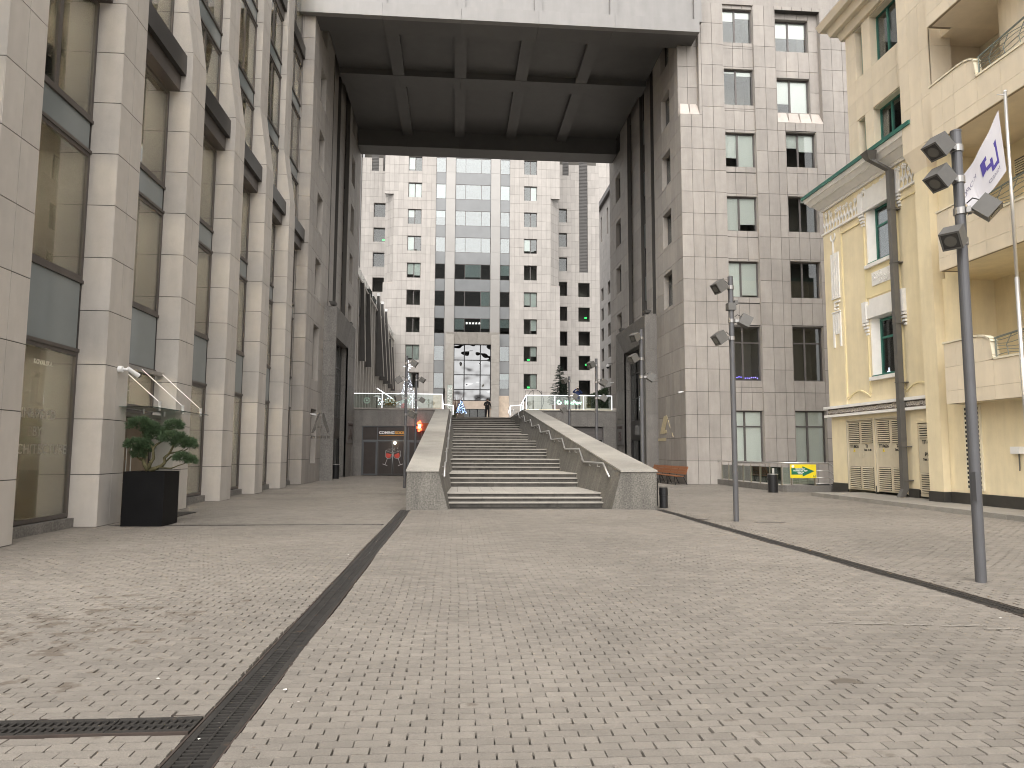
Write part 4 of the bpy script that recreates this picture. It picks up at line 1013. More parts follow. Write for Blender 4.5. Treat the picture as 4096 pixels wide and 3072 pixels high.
m = MB(); m.tube([(uy(28.75) + .17 * math.cos(a), -.1, 10.95 + .2 * math.sin(a)) for a in [math.radians(150 + 24 * k) for k in range(11)]], .035, 6); m.tube([(uy(28.75), -.1, 10.75), (uy(28.75), -.1, 10.2)], .04, 6); m.build('tulip_relief', plaster, YB, WY.mw(0, 0, 0))
# transformer doors with louvres
dpaint = M('door_cream', (.58, .52, .4), .55, .1, nscale=3, namp=.05, streak=.06); slotd = M('slot_dark', (.03, .028, .024), .9)
ink = M('stencil_black', (.02, .02, .02), .7); warn = M('warning_yellow', (.8, .62, .03), .5)
UD = (0, -1, 0)
def leaf(ya, yb, z0, z1, lv):
    lf = ybox('door_leaf', ya, yb, z0, z1, -.07, -.02, dpaint)
    for (a, b) in lv:
        ybox('louvre_back', ya - .08, yb + .08, a, b, -.018, -.012, slotd, lf); n = int((b - a) / .072)
        for k in range(n):
            P = WY.pt; u0, u1 = sorted((uy(ya - .08), uy(yb + .08))); z = a + (b - a) * (k + .2) / n; t = (b - a) / n
            MB().hexa([P(u0, .02, z), P(u1, .02, z), P(u1, -.01, z + t * .35), P(u0, -.01, z + t * .35)], [P(u0, .025, z + .02), P(u1, .025, z + .02), P(u1, -.01, z + t * .62), P(u0, -.01, z + t * .62)]).build('louvre_slat', dpaint, lf)
    return lf
def tri(y, z, par):
    MB().prism([(uy(y) - .075, z - .06), (uy(y) + .075, z - .06), (uy(y), z + .075)], 'y', -.004, .0).build('warning_sign', warn, par, WY.mw(0, -.012, 0))
    MB().prism([(uy(y) - .015, z + .02), (uy(y) + .01, z + .03), (uy(y) + .002, z), (uy(y) + .02, z), (uy(y) - .012, z - .04), (uy(y) - .002, z - .01)], 'y', -.006, -.004).build('bolt_mark', ink, par, WY.mw(0, -.012, 0))
def dtext(body, y, z, size, par): text('stencil', body, ink, (XW + .012, y, z), UD, size, par, extrude=.003, bold=.004)
for (y0, y1) in ((28.42, 26.5), (26.42, 24.5)):
    ybox('door_frame', y0, y0 - .05, .2, 3.05, -.1, .03, dpaint); ybox('door_frame', y1 + .05, y1, .2, 3.05, -.1, .03, dpaint); ybox('door_frame', y0 - .051, y1 + .051, 2.98, 3.05, -.1, .035, dpaint)
    ym = (y0 + y1) / 2
    l1 = leaf(y0 - .06, ym + .005, .22, 2.97, ((.28, 1.14), (2.07, 2.92))); l2 = leaf(ym - .005, y1 + .06, .22, 2.97, ((.28, 1.14), (2.07, 2.92)))
    dtext('ТП 8626', y0 - .49, 1.94, .17, l1); tri(y0 - .48, 1.79, l1)
    dtext('Т1' if y0 > 27 else 'Т2', y1 + .55, 1.94, .17, l2); dtext('Тел. 15-88', y1 + .5, 1.8, .11, l2)
    for yy in (ym + .12, ym - .12): MB().box(uy(yy) - .03, uy(yy) + .03, -.02, .0, 1.5, 1.66).build('door_handle', dpaint, l1 if yy > ym else l2, WY.mw(0, -.015, 0))
l3 = leaf(23.88, 22.92, .18, 2.7, ((.3, 1.0), (2.2, 2.62)))
dtext('ТП 8626', 23.38, 2.06, .17, l3); tri(23.3, 1.82, l3); dtext('РУ 10', 23.35, 1.63, .17, l3); dtext('Тел. 15-88', 23.42, 1.46, .11, l3)
# downpipe with hopper
dpm = M('downpipe_grey', (.14, .135, .126), .45, .3, nscale=3, namp=.08)
PX_ = XW - .28; YP = 24.33
MB().box(PX_ - .1, PX_ + .1, YP - .1, YP + .1, .42, 12.1).build('downpipe', dpm, YB)
MB().hexa([(PX_ - .1, YP - .1, 12.1), (PX_ + .1, YP - .1, 12.1), (PX_ + .1, YP + .1, 12.1), (PX_ - .1, YP + .1, 12.1)], [(PX_ - .65, YP + .2, 12.6), (PX_ - .42, YP + .2, 12.6), (PX_ - .42, YP + .4, 12.6), (PX_ - .65, YP + .4, 12.6)]).build('downpipe_elbow', dpm, YB)
MB().hexa([(PX_ - .66, YP + .19, 12.602), (PX_ - .4, YP + .19, 12.602), (PX_ - .4, YP + .41, 12.602), (PX_ - .66, YP + .41, 12.602)], [(PX_ - .8, YP + .06, 12.9), (PX_ - .42, YP + .06, 12.9), (PX_ - .42, YP + .54, 12.9), (PX_ - .8, YP + .54, 12.9)]).build('hopper', dpm, YB)
MB().hexa([(PX_ - .25, YP - .1, .13), (PX_ - .05, YP - .1, .13), (PX_ - .05, YP + .1, .13), (PX_ - .25, YP + .1, .13)], [(PX_ - .1, YP - .1, .42), (PX_ + .1, YP - .1, .42), (PX_ + .1, YP + .1, .42), (PX_ - .1, YP + .1, .42)]).build('downpipe_shoe', dpm, YB)
for z in (.7, 1.9, 4.2, 6.35, 8.6, 10.6): MB().box(PX_ - .115, PX_ + .3, YP - .115, YP + .115, z, z + .035).tube([(PX_ + .0, YP - .13, z), (PX_ + .02, YP - .3, z)], .012, 5).build('pipe_clip', dpm, YB)
# upper clad storeys above the eaves
WU = Wall((16.2, 27.3), (16.2, 21.8)); vu = WU.uy
uh = []
for z0, z1 in ((13.5, 15.1), (16.85, 18.9)): uh += [(vu(26.6), vu(26.13), z0, z1), (vu(25.57), vu(23.6), z0, z1)]
WU.panels(YB, [0, .62, 1.2, 1.73, 2.5, 3.28, 3.72, 4.5, 5.5], [12.9, 14.4, 15.15, 16.0, 16.84, 17.9, 18.95, 19.4], uh, creamclad, gap=.008, corem=jointan, coret=.3)
for h in uh: window(YB, WU, *h, .25, frame=greenp, muls=() if h[1] - h[0] < 1 else (.37, .77), fw=.06, glass=gl_win, room=roomdark, reveal=creamclad)
P = WU.pt; L = WU.L
for (z0, z1, o0, o1) in ((19.0, 19.35, .15, .25), (19.35, 19.7, .45, .55), (19.7, 20.0, .75, .85)):
    MB().hexa([P(-o0, o0, z0), P(L - 1, o0, z0), P(L - 1, -.2, z0), P(-o0, -.2, z0)], [P(-o1, o1, z1), P(L - 1, o1, z1), P(L - 1, -.2, z1), P(-o1, -.2, z1)]).build('upper_cornice', creamclad, YB)
box('upper_end_wall', 16.3, 24, 27.2, 27.3, 13.3, 24, creamclad, YB); box('lower_end_wall', 16.85, 24, 29.45, 29.58, 0, 13.2, cream, YB)
box('roof', 16.4, 24, 27, 29.6, 13.2, 13.45, greenp, YB); box('building_body', 18.9, 24, 6, 29, 0, 24, roomdark, YB)
box('upper_body', 16.5, 18.8, 21.9, 27.2, 20, 24, creamclad, YB); box('facade_body', 17.9, 18.8, 22, 29, 0, 20, roomdark, YB)
# pilaster between facade and balconies
MB().box(15.58, 16.25, 21.8, 22.48, .1, 11.2).build('corner_pilaster', cream, YB); MB().box(15.55, 16.0, 21.77, 22.51, .1, .45).build('plinth', redplinth, YB)
MB().hexa([(15.58, 21.8, 11.2), (16.25, 21.8, 11.2), (16.25, 22.48, 11.2), (15.58, 22.48, 11.2)], [(15.4, 21.6, 11.95), (16.25, 21.6, 11.95), (16.25, 22.75, 11.95), (15.4, 22.75, 11.95)]).build('pilaster_cap', creamclad, YB)
WP = Wall((15.5, 22.85), (15.5, 21.3)); WP.panels(YB, [0, .5, 1.1, 1.55], [11.97, 13.5, 15.15, 16.84, 18.5, 20.5, 24], [], creamclad, gap=.008, corem=jointan, coret=.75)
Wall((15.53, 21.3), (16.25, 21.3)).panels(YB, [0, .72], [11.97, 13.5, 15.15, 16.84, 18.5, 20.5, 24], [], creamclad, gap=.008, corem=jointan, coret=.05)
# ground floor wall under the balconies
G1 = 15.82
box('base_wall', G1, 16.4, 6, 21.78, .1, 3.3, cream, YB); box('plinth', G1 - .04, G1 + .1, 6, 21.75, .1, .46, redplinth, YB)
vent = box('vent_strip', G1 - .05, G1 + .02, 20.3, 21.0, .55, 3.15, creamtrim, YB)
for k in range(18):
    for (a, b) in ((20.37, 20.56), (20.72, 20.95)):
        box('vent_slot', G1 - .056, G1 - .045, a, b, .62 + k * .14, .7 + k * .14, slotd, vent)
jb = thing('junction_box', 'small white junction box on the yellow wall beside the flagpole', 'box', (15.75, 19.05, 1.6)); MB().box(15.66, 15.818, 18.75, 19.07, 1.67, 1.87).build('case', white, jb); MB().tube([(15.78, 18.9, 1.67), (15.78, 18.9, 1.3), (15.74, 18.86, 1.2)], .02, 6).build('conduit', floodgrey, jb)
# balconies
BXo = 15.1
railm = M('rail_green_grey', (.22, .25, .23), .45, .4)
for fi, z0 in enumerate((3.18, 7.34, 11.5, 15.4)):
    ye = 20.76; yn = 10.
    MB().box(BXo + .08, 17.7, yn, ye - .06, z0 + .02, z0 + .3).build('balcony_slab', creamclad if fi > 1 else cream, YB)
    MB().box(15.92, 17.7, ye - .058, 21.69, z0 + .02, z0 + .3).build('balcony_slab', creamclad if fi > 1 else cream, YB)
    W = Wall((BXo, ye), (BXo, yn)); zt = z0 + 1.86; ys = 19.1; zl = z0 + 1.13
    W.panels(YB, [0, .52, 1.05, 2.0, 2.9, 3.8, 4.7, 5.6, 6.5, 7.4, 8.3, 9.2, 10.7], [z0, z0 + .4, zl], [], creamclad, gap=.008, corem=jointan, coret=.08, corename='parapet_core')
    W.panels(YB, [0, .52, 1.05, 1.62], [zl, zt], [], creamclad, gap=.008, corem=jointan, coret=.08, corename='parapet_core')
    We = Wall((15.9, ye), (BXo, ye)); We.panels(YB, [0, .8], [z0, z0 + .4, zt], [], creamclad, gap=.008, corem=jointan, coret=.05, corename='parapet_core')
    Wn = Wall((BXo, ye - .001), (15.9, ye - .001))
    # coping with a scroll where the parapet drops
    pts = [(ye + .03, zt), (ye - 1.2, zt + .02)] + [(ye - 1.2 - .75 * math.sin(a), zt + .02 - .75 * .35 * (1 - math.cos(a))) for a in (.4, .8, 1.2, 1.57)] + [(ye - 1.97, zl + .1), (ye - 1.99, zl + .02)]
    m = MB()
    for k in range(len(pts) - 1):
        (ya, za), (yb_, zb_) = pts[k], pts[k + 1]; m.hexa([(BXo - .06, ya, za), (BXo + .16, ya, za), (BXo + .16, yb_, zb_), (BXo - .06, yb_, zb_)], [(BXo - .06, ya + .0, za + .06), (BXo + .16, ya, za + .06), (BXo + .16, yb_ - .05, zb_ + .04), (BXo - .06, yb_ - .05, zb_ + .04)])
    m.build('coping', creamtrim, YB)
    MB().prism([(ye - 1.62, zl)] + [(ye - 1.62, zt)] + [(p[0], p[1]) for p in pts[2:]], 'x', BXo - .028, BXo + .08).build('scroll_panel', creamclad, YB)
    MB().box(BXo - .06, BXo + .16, yn, ye - 2.03, zl, zl + .06).build('coping', creamtrim, YB)
    rl = MB().tube([(BXo + .05, ye - 2.0, zt - .12), (BXo + .05, ye - 4, zt + .05), (BXo + .05, yn, zt + .1)], .03, 6).tube([(BXo + .05, ye - 2.03, zl), (BXo + .05, ye - 2.03, zt - .1)], .025, 6).build('railing', railm, YB)
    for k in range(5): MB().tube([(BXo + .05, ye - 2.0 - .2 * q, zl + .1 + .12 * k + .05 * math.sin(q * .7 + k)) for q in range(12)], .011, 5).build('railing_bar', railm, rl)
    for q in range(6): MB().tube([(BXo + .05, ye - 2.5 - .55 * q, zl), (BXo + .05, ye - 2.42 - .55 * q, (zl + zt) / 2), (BXo + .05, ye - 2.62 - .55 * q, zt - .08)], .013, 5).build('railing_bar', railm, rl)
    # loggia behind: end wall and back wall
    mt = cream if fi < 2 else creamclad
    box('loggia_end', 15.9, 17.7, 21.7, 21.82, z0 + .3, z0 + 4.2, mt, YB); box('loggia_back', 17.62, 17.8, 6, 21.69, z0 + .3, z0 + 4.2, mt, YB)
    if fi < 2: box('loggia_pier', 15.86, 16.0, 21.0, 21.69, z0 + .3, z0 + 4.16, mt, YB)
MB().lathe([(1.35, 11.9), (1.35, 12.9), (1.33, 12.9), (1.33, 12.95), (1.35, 12.95), (1.35, 13.7), (1.33, 13.7), (1.33, 13.75), (1.35, 13.75), (1.35, 15.38)], 40, (17.5, 18.6)).build('round_bay', creamclad, YB, smooth=False)
lg = box('wall_grille', 17.5, 17.61, 19.6, 20.4, 10.4, 10.9, framegrey, YB)
for k in range(6): box('grille_blade', 17.46, 17.5, 19.62, 20.38, 10.43 + .075 * k, 10.46 + .075 * k, creamtrim, lg)
# flag and flagpole
fp = thing('flagpole', 'slim stainless flagpole in front of the balconies at the right edge', 'flagpole', (14.4, 16.95, .12))
MB().tube([(14.4, 16.95, .12), (14.4, 16.95, 6.2)], .055, 12).build('lower_tube', steel, fp, smooth=True); MB().tube([(14.4, 16.95, 6.2), (14.4, 16.95, 11.2)], .042, 12).build('upper_tube', steel, fp, smooth=True)
MB().tube([(14.4, 16.95, 11.2), (14.4, 16.95, 11.24)], .05, 12).tube([(14.4, 16.95, 11.12), (14.2, 16.98, 11.14)], .02, 6).build('finial', steel, fp)
FG = thing('flag', 'hanging white company flag with a purple blue emblem and mirrored lettering', 'flag', (14.2, 17, 9))
def flagmap(s, t):   # s along the fly 0..1, t down the hoist 0..1
    top = Vector((14.22, 17.0, 10.72)).lerp(Vector((13.15, 17.5, 8.3)), s ** .85); bot = Vector((14.3, 16.95, 9.05)).lerp(Vector((13.5, 17.45, 7.95)), s)
    p = top.lerp(bot, t); return p + Vector((.25, -1, 0)).normalized() * (.2 * math.sin(7 * s + 2 * t) * s + .1 * math.sin(15 * s - 3 * t) * s) + Vector((0, 0, -.12 * math.sin(math.pi * s) * t))
NS, NT = 26, 18; m = MB()
vs = [flagmap(i / NS, j / NT) for i in range(NS + 1) for j in range(NT + 1)]
m.add(vs, [(i * (NT + 1) + j, i * (NT + 1) + j + 1, (i + 1) * (NT + 1) + j + 1, (i + 1) * (NT + 1) + j) for i in range(NS) for j in range(NT)])
cloth = m.build('cloth', M('flag_cloth', (.45, .44, .465), .85), FG, smooth=True)
purple = M('flag_purple', (.045, .03, .2), .7); greyink = M('flag_ink', (.16, .15, .2), .7)
def onflag(name, polys, mat):
    m = MB()
    for pl in polys:
        n = len(pl); pts = []
        for k in range(n):
            a, b = pl[k], pl[(k + 1) % n]
            pts.append(flagmap(*a) + Vector((-.1, -.012, 0)).normalized() * .014)
        m.add(pts, [tuple(range(n))])
    m.build(name, mat, FG)
onflag('emblem', [[(.1, .3), (.14, .3), (.14, .72), (.1, .74)], [(.14, .3), (.32, .3), (.32, .38), (.14, .38)], [(.14, .64), (.22, .63), (.22, .71), (.14, .72)], [(.32, .3), (.38, .32), (.38, .62), (.32, .55)], [(.22, .45), (.26, .44), (.26, .7), (.22, .71)], [(.26, .5), (.32, .5), (.32, .58), (.26, .58)]], purple)
for body, s0, t0, sz in (('MIXED', .1, .82, .1), ('KOPO', .45, .42, .16)):
    me = textmesh(body, sz, 0, align='LEFT'); 
    for v in me.vertices:
        p = flagmap(s0 + v.co.x * .8, t0 - v.co.y) + Vector((-.1, -.012, 0)).normalized() * .014; v.co = p
    meshobj('lettering', me, greyink, FG)
# ---------------------------------------------------------------- lamp posts with box floodlights
floodglass = M('flood_glass', (.035, .034, .032), .15); floodlens = M('flood_reflector', (.16, .155, .14), .25, .6)
def lamp_post(label, x, y, heads, H=6.05, box_=()):
    t = thing('lamp_post', label, 'lamp post', (x, y, 0), 'lamp posts with box floodlights')
    MB().tube([(x, y, 0), (x, y, H)], .066, 20).build('pole', polegrey, t, smooth=False)
    MB().lathe([(.07, H), (.07, H + .02), (.02, H + .03)], 20, (x, y)).build('pole_cap', polegrey, t)
    for (z, ang, tilt, s) in heads:
        # ang: compass direction the head sits in (radians, 0 = +X), tilt of the beam below horizontal
        d = Vector((math.cos(ang), math.sin(ang), 0)); c = Vector((x, y, z)) + d * (.3 * s + .02)
        aim = (d * math.cos(tilt) + Vector((0, 0, -1)) * math.sin(tilt)).normalized()
        side = aim.cross(Vector((0, 0, 1))).normalized(); up = side.cross(aim)
        Mx = Matrix(((side.x, aim.x, up.x, c.x), (side.y, aim.y, up.y, c.y), (side.z, aim.z, up.z, c.z), (0, 0, 0, 1)))
        h = .128 * s
        fl = MB().box(-h, h, -h, h * .92, -h, h).build('floodlight', floodgrey, t, Mx)
        MB().box(-h * 1.02, h * 1.02, h * .92, h * 1.02, -h * 1.02, h * 1.02).build('bezel', floodgrey, fl, Mx)
        MB().box(-h * .82, h * .82, h * 1.021, h * 1.03, -h * .82, h * .82).build('lens', floodglass, fl, Mx)
        MB().lathe([(h * .5, 0), (h * .62, .004)], 14).build('reflector', floodlens, fl, Mx @ Matrix.Translation((0, h * 1.034, 0)) @ Matrix.Rotation(-math.pi / 2, 4, 'X'))
        cl = MB().lathe([(.072, -.05), (.082, -.045), (.082, .045), (.072, .05)], 16).box(.06, .2 * s + .02, -.035, .035, -.03, .03).box(.085, .13, -.075, -.045, -.04, .04).box(.085, .13, .045, .075, -.04, .04).build('clamp', M('clamp_steel', (.3, .29, .28), .35, .8), t, Matrix.Translation((x, y, z)) @ Matrix.Rotation(ang, 4, 'Z'))
        a0 = Vector((x, y, z + .1)) + d * .08
        MB().tube([a0, a0 + d * .07 + Vector((0, 0, .06)), a0 + d * .15 + Vector((0, 0, .02)), a0 + d * .17 + Vector((0, 0, -.05))], .009, 5).build('cable', black, t)
    for (z, w) in box_: MB().box(x - .1, x + .1, y - .1, y + .1, z - .09, z + .09).box(x + .08, x + .16, y - .06, y + .03, z + .06, z + .16).build('control_box', floodgrey, t)
    return t
R_ = math.radians
L1 = lamp_post('nearest grey lamp post with four floodlights at the right edge', 6.8, 8.9, [(5.81, R_(190), .8, .95), (5.37, R_(190), .8, .95), (4.93, R_(-40), .75, .95), (4.51, R_(215), .62, .95)])
box('access_hatch', 6.72, 6.74, 8.79, 8.86, 1.05, 1.42, polegrey, L1)
lamp_post('lamp post with a dark stain at its foot in the middle right of the plaza', 6.85, 17.1, [(5.79, R_(195), .6, 1.05), (4.94, R_(-10), .5, 1.05), (4.5, R_(190), .6, 1.05)], box_=((5.3, .2),))
lamp_post('lamp post rising behind the right parapet in front of the tower B portal', 6.62, 24.9, [(5.75, R_(215), .5, 1.05), (5.0, R_(200), .55, 1.05), (4.35, R_(-5), .6, 1.05)])
lamp_post('middle lamp post of the row behind the right parapet', 6.6, 33.0, [(5.75, R_(215), .5, 1.1), (4.95, R_(10), .5, 1.1), (4.2, R_(-10), .6, 1.1)])
lamp_post('farthest lamp post behind the right parapet in front of the terrace wall', 6.6, 41.0, [(5.8, R_(210), .5, 1.1), (4.9, R_(-5), .6, 1.1), (4.1, R_(190), .6, 1.1)])
lamp_post('lamp post standing close against the left parapet of the staircase', -2.28, 33.0, [(5.72, R_(-5), .6, 1.1), (4.95, R_(185), .6, 1.1), (4.1, R_(195), .3, 1.1), (3.35, R_(-20), .5, 1.1)])
lamp_post('farther lamp post left of the staircase in front of the shopfront', -2.26, 41.0, [(5.75, R_(-10), .6, 1.1), (4.6, R_(-5), .6, 1.1), (3.9, R_(180), .6, 1.1)])
# wet patches at lamp feet
patch = M('wet_patch', (.11, .095, .08), .35)
for (lab, x, y, w, d) in (('dark wet stain on the paving beside the middle lamp post', 7.55, 16.75, .55, .13), ('small dark stain on the paving left of the middle lamp post', 6.2, 17.7, .3, .12), ('dark irregular stain near the right foreground', 2.85, 5.15, .16, .06)):
    pts = [(x + w * math.cos(a) * (.7 + .5 * random.random()) * .7, y + d * math.sin(a) * (.6 + .7 * random.random())) for a in [k * math.pi / 9 for k in range(18)]]
    tag(MB().prism(pts, 'z', .0005, .006).build('floor_stain', patch), lab, 'stain')

# ---------------------------------------------------------------- planter with cloud pine
pl = thing('planter', 'tall square black planter holding the pine beside the left pier', 'planter', (-6.81, 16.8, 0))
a0, a1, b0, b1 = -7.25, -6.37, 16.37, 17.22
blackp = M('planter_black', (.006, .006, .0065), .5, spec=.15, nscale=3, namp=.2)
m = MB(); t_ = .035
m.box(a0, a1, b0, b0 + t_, .003, 1.19); m.box(a0, a1, b1 - t_, b1, .003, 1.19); m.box(a0, a0 + t_, b0 + t_, b1 - t_, .003, 1.19); m.box(a1 - t_, a1, b0 + t_, b1 - t_, .003, 1.19)
m.build('tub', blackp, pl); box('soil', a0 + t_, a1 - t_, b0 + t_, b1 - t_, .9, 1.15, M('moss_soil', (.07, .075, .025), .9, nscale=9, namp=.35), pl)
pn = thing('pine_tree', 'cloud pruned pine with flat needle pads growing in the black planter', 'tree', (-6.8, 16.8, 1.15))
def pxy(px, py, dy=0.): 
    k = (16.8 + dy) / 16.35; X = (-7.25 + (px - 105) * .002354) * k; Z = 1.65 + (1.19 + (1060 - py) * .002412 - 1.65) * k
    return Vector((X, 16.8 + dy, Z))
limbs = [([(330, 1050, 0), (300, 1000, 0), (285, 960, .03), (290, 890, .05), (265, 840, .08)], .052, .03), ([(285, 960, .03), (240, 940, -.05), (205, 900, -.1)], .026, .015),
         ([(335, 1050, 0), (345, 990, -.02), (375, 940, -.05), (365, 850, -.03), (395, 815, .02), (440, 785, .1)], .045, .02), ([(365, 850, -.03), (300, 770, .05), (265, 700, .08), (262, 660, .05)], .03, .014), ([(262, 690, .05), (310, 685, .1)], .012, .008), ([(262, 690, .05), (225, 680, 0)], .012, .008), ([(245, 770, 0), (243, 720, 0)], .012, .008),
         ([(340, 1045, 0), (400, 1030, .05), (455, 1005, .06), (480, 975, .05), (472, 935, .04), (515, 895, 0), (550, 825, -.05), (560, 790, -.05)], .05, .018), ([(515, 895, 0), (590, 880, .05), (640, 860, .05)], .02, .01), ([(480, 975, .05), (530, 925, .12), (600, 900, .15), (680, 850, .1)], .022, .01),
         ([(420, 1025, .02), (540, 1030, -.1), (600, 1005, -.12), (660, 985, -.1)], .02, .009), ([(440, 785, .1), (500, 690, .12), (545, 660, .1)], .018, .01), ([(440, 785, .1), (400, 750, .15)], .018, .01)]
bark = M('pine_bark', (.085, .075, .035), .9, nscale=14, namp=.35, bump=.6, bscale=50)
m = MB()
for pts, r0, r1 in limbs:
    n = len(pts); m.tube([pxy(a, b, c) for a, b, c in pts], [r0 + (r1 - r0) * k / (n - 1) for k in range(n)], 8)
m.build('trunk', bark, pn, smooth=True)
pads = [(235, 630, 0, 112, 60, .22), (330, 660, .1, 80, 55, .2), (375, 735, .12, 92, 72, .22), (545, 640, .08, 80, 48, .18), (545, 755, -.05, 118, 58, .22), (620, 800, 0, 90, 55, .2), (695, 810, .05, 60, 55, .17), (225, 815, -.05, 118, 52, .22), (285, 850, .05, 80, 50, .2), (240, 905, 0, 62, 45, .17), (635, 930, -.05, 76, 44, .18), (715, 960, -.03, 46, 40, .14), (470, 710, .15, 50, 45, .15)]
needle = M('pine_needle', (.06, .1, .045), .55, var=.3, nscale=8, namp=.25)
for (px, py, dy, rx, ry, rd) in pads:
    c = pxy(px, py, dy); ax, az = rx * .00256, ry * .0026; m = MB(); nt = int(90 + rx * ry / 26)
    for k in range(nt):
        a = random.uniform(0, 2 * math.pi); v = random.uniform(-.6, 1); q = math.sqrt(max(0, 1 - v * v)); rr = random.uniform(.55, 1.0)
        p = c + Vector((q * math.cos(a) * ax, q * math.sin(a) * rd, v * az)) * rr
        out = (Vector((q * math.cos(a) / ax, q * math.sin(a) / rd, v / az)).normalized() + Vector((0, 0, .55))).normalized()
        for _ in range(13):
            d = (out + Vector((random.gauss(0, .5), random.gauss(0, .5), random.gauss(0, .4)))).normalized(); s_ = d.cross(Vector((random.gauss(0, 1), random.gauss(0, 1), random.gauss(0, 1)))).normalized() * .0045
            L = random.uniform(.055, .095); m.add([p - s_, p + s_, p + d * L], [(0, 1, 2)])
    me = m.mesh('needle_pad', fix=False); meshobj('needle_pad', me, needle, pn)

# ---------------------------------------------------------------- bins
def bin_(label, x, y, r, h, cap=True):
    t = thing('litter_bin', label, 'bin', (x, y, 0)); bm_ = M('bin_black', (.014, .014, .015), .4)
    MB().lathe([(r * .92, .02), (r * .95, .03), (r, h * .93), (r, h)], 28, (x, y)).lathe([(r * .97, 0), (r * .97, .03)], 28, (x, y)).build('body', bm_, t)
    if cap: MB().lathe([(r * 1.03, h), (r * 1.03, h + .02), (r * .7, h + .03)], 28, (x, y)).build('rim', steel, t); MB().lathe([(r * .72, h + .022), (r * .7, h + .034)], 20, (x, y)).build('opening', void, t)
bin_('round black litter bin with steel rim beside the ramp railing', 13.5, 29.6, .21, .76)
bin_('black litter bin in the doorway of the left portal', -7.25, 44.4, .24, .85)
def bollard(label, x, y, h, r):
    t = thing('ash_bin', label, 'ash bin', (x, y, 0)); bm_ = M('bin_black', (.014, .014, .015), .4)
    MB().lathe([(r, 0), (r, h * .62)], 24, (x, y)).build('lower_drum', bm_, t); MB().lathe([(r * 1.04, h * .63), (r * 1.04, h - .015)], 24, (x, y)).build('upper_drum', bm_, t); MB().lathe([(r * .95, h - .014), (r * .95, h)], 24, (x, y)).build('lid', darkmetal, t)
bollard('low black cylindrical ash bin standing right of the staircase parapet', 6.32, 21.4, .61, .125)
bollard('taller black cylindrical bin behind the low ash bin by the parapet', 6.27, 22.3, .74, .14)

# ---------------------------------------------------------------- bench
bn = thing('bench', 'long bench with orange brown wooden slats along the side of the right tower', 'bench', (11.8, 39.5, 0))
wood = M('bench_wood', (.27, .105, .04), .5, var=.12, nscale=5, namp=.15)
for k in range(4): box('seat_slat', 11.3 + .125 * k, 11.41 + .125 * k, 36.2, 43.2, .44, .475, wood, bn)
for k in range(3):
    x = 11.86 + .05 * k; z = .54 + .14 * k
    MB().hexa([(x, 36.2, z), (x + .035, 36.2, z), (x + .035, 43.2, z), (x, 43.2, z)], [(x + .04, 36.2, z + .125), (x + .075, 36.2, z + .125), (x + .075, 43.2, z + .125), (x + .04, 43.2, z + .125)]).build('back_slat', wood, bn)
for k in range(6):
    y = 36.35 + 1.34 * k
    MB().tube([(11.32, y, .43), (11.38, y, 0)], .022, 6).tube([(11.8, y, .43), (12.0, y, 0)], .022, 6).tube([(11.3, y, .42), (11.85, y, .42), (12.03, y, .95)], .02, 6).build('support', black, bn)

# ---------------------------------------------------------------- ramp with glass railing
rp_ = thing('access_ramp', 'low granite ramp wall with glass panel railing in front of the right tower', 'ramp', (15, 31, 0))
path = [(13.95, 37.3), (14.05, 30.4), (14.3, 30.0), (16.3, 30.0), (17.4, 30.8)]
P3 = [Vector((x, y, 0)) for x, y in path]
ztops = [.27, .27, .28, .28, .05]
for k in range(4):
    a, b = P3[k], P3[k + 1]; d = (b - a).normalized(); n = Vector((d.y, -d.x, 0)) * -.14; g = d * .004
    MB().hexa([a + g, b - g, b - g + n, a + g + n], [a + g + Vector((0, 0, ztops[k])), b - g + Vector((0, 0, ztops[k + 1])), b - g + n + Vector((0, 0, ztops[k + 1])), a + g + n + Vector((0, 0, ztops[k]))]).build('kerb_wall', granite, rp_)
MB().box(14.2, 16.4, 30.15, 37.2, .0, .2).build('ramp_floor', M('sidewalk_slab', (.27, .25, .22), .8), rp_)
MB().tube([(14.02, 37.3, 1.24), (14.12, 30.4, 1.24), (14.3, 30.08, 1.24), (16.25, 30.08, 1.24), (16.9, 30.45, .95)], .026, 10).build('handrail', steel, rp_, smooth=True)
for zz in (.9, .62, .34): MB().tube([(15.62, 30.08, zz), (16.25, 30.08, zz), (16.9, 30.45, zz - .29)], .014, 8).build('side_rail', steel, rp_, smooth=True)
brs = M('post_steel', (.36, .33, .27), .4, .8)
posts = [(14.08, 36.9), (14.09, 36.0), (14.1, 35.1), (14.11, 34.2), (14.12, 33.3), (14.13, 32.3), (14.14, 31.3), (14.2, 30.25), (14.55, 30.08), (15.6, 30.08)]
for k, (x, y) in enumerate(posts):
    po = MB().box(x - .02, x + .02, y - .035, y + .035, .27, 1.08).tube([(x, y, 1.08), (x, y, 1.23)], .01, 6).build('post', brs, rp_)
    if k < len(posts) - 1:
        x2, y2 = posts[k + 1]; a, b = Vector((x, y, 0)), Vector((x2, y2, 0)); d = (b - a).normalized(); n = Vector((d.y, -d.x, 0)) * .006; a += d * .06; b -= d * .06
        if k != 8: MB().hexa([a - n + Vector((0, 0, .33)), b - n + Vector((0, 0, .33)), b + n + Vector((0, 0, .33)), a + n + Vector((0, 0, .33))], [a - n + Vector((0, 0, 1.05)), b - n + Vector((0, 0, 1.05)), b + n + Vector((0, 0, 1.05)), a + n + Vector((0, 0, 1.05))]).build('glass_panel', GLASS('glass_ramp', (.72, .79, .73), 1.3, .05), rp_)
MB().box(14.62, 15.55, 30.07, 30.085, .33, 1.1).build('glass_panel', MATS['glass_ramp'], rp_)
bnr = thing('banner', 'yellow banner with a green arrow hung on the ramp railing', 'banner', (15, 30, .6))
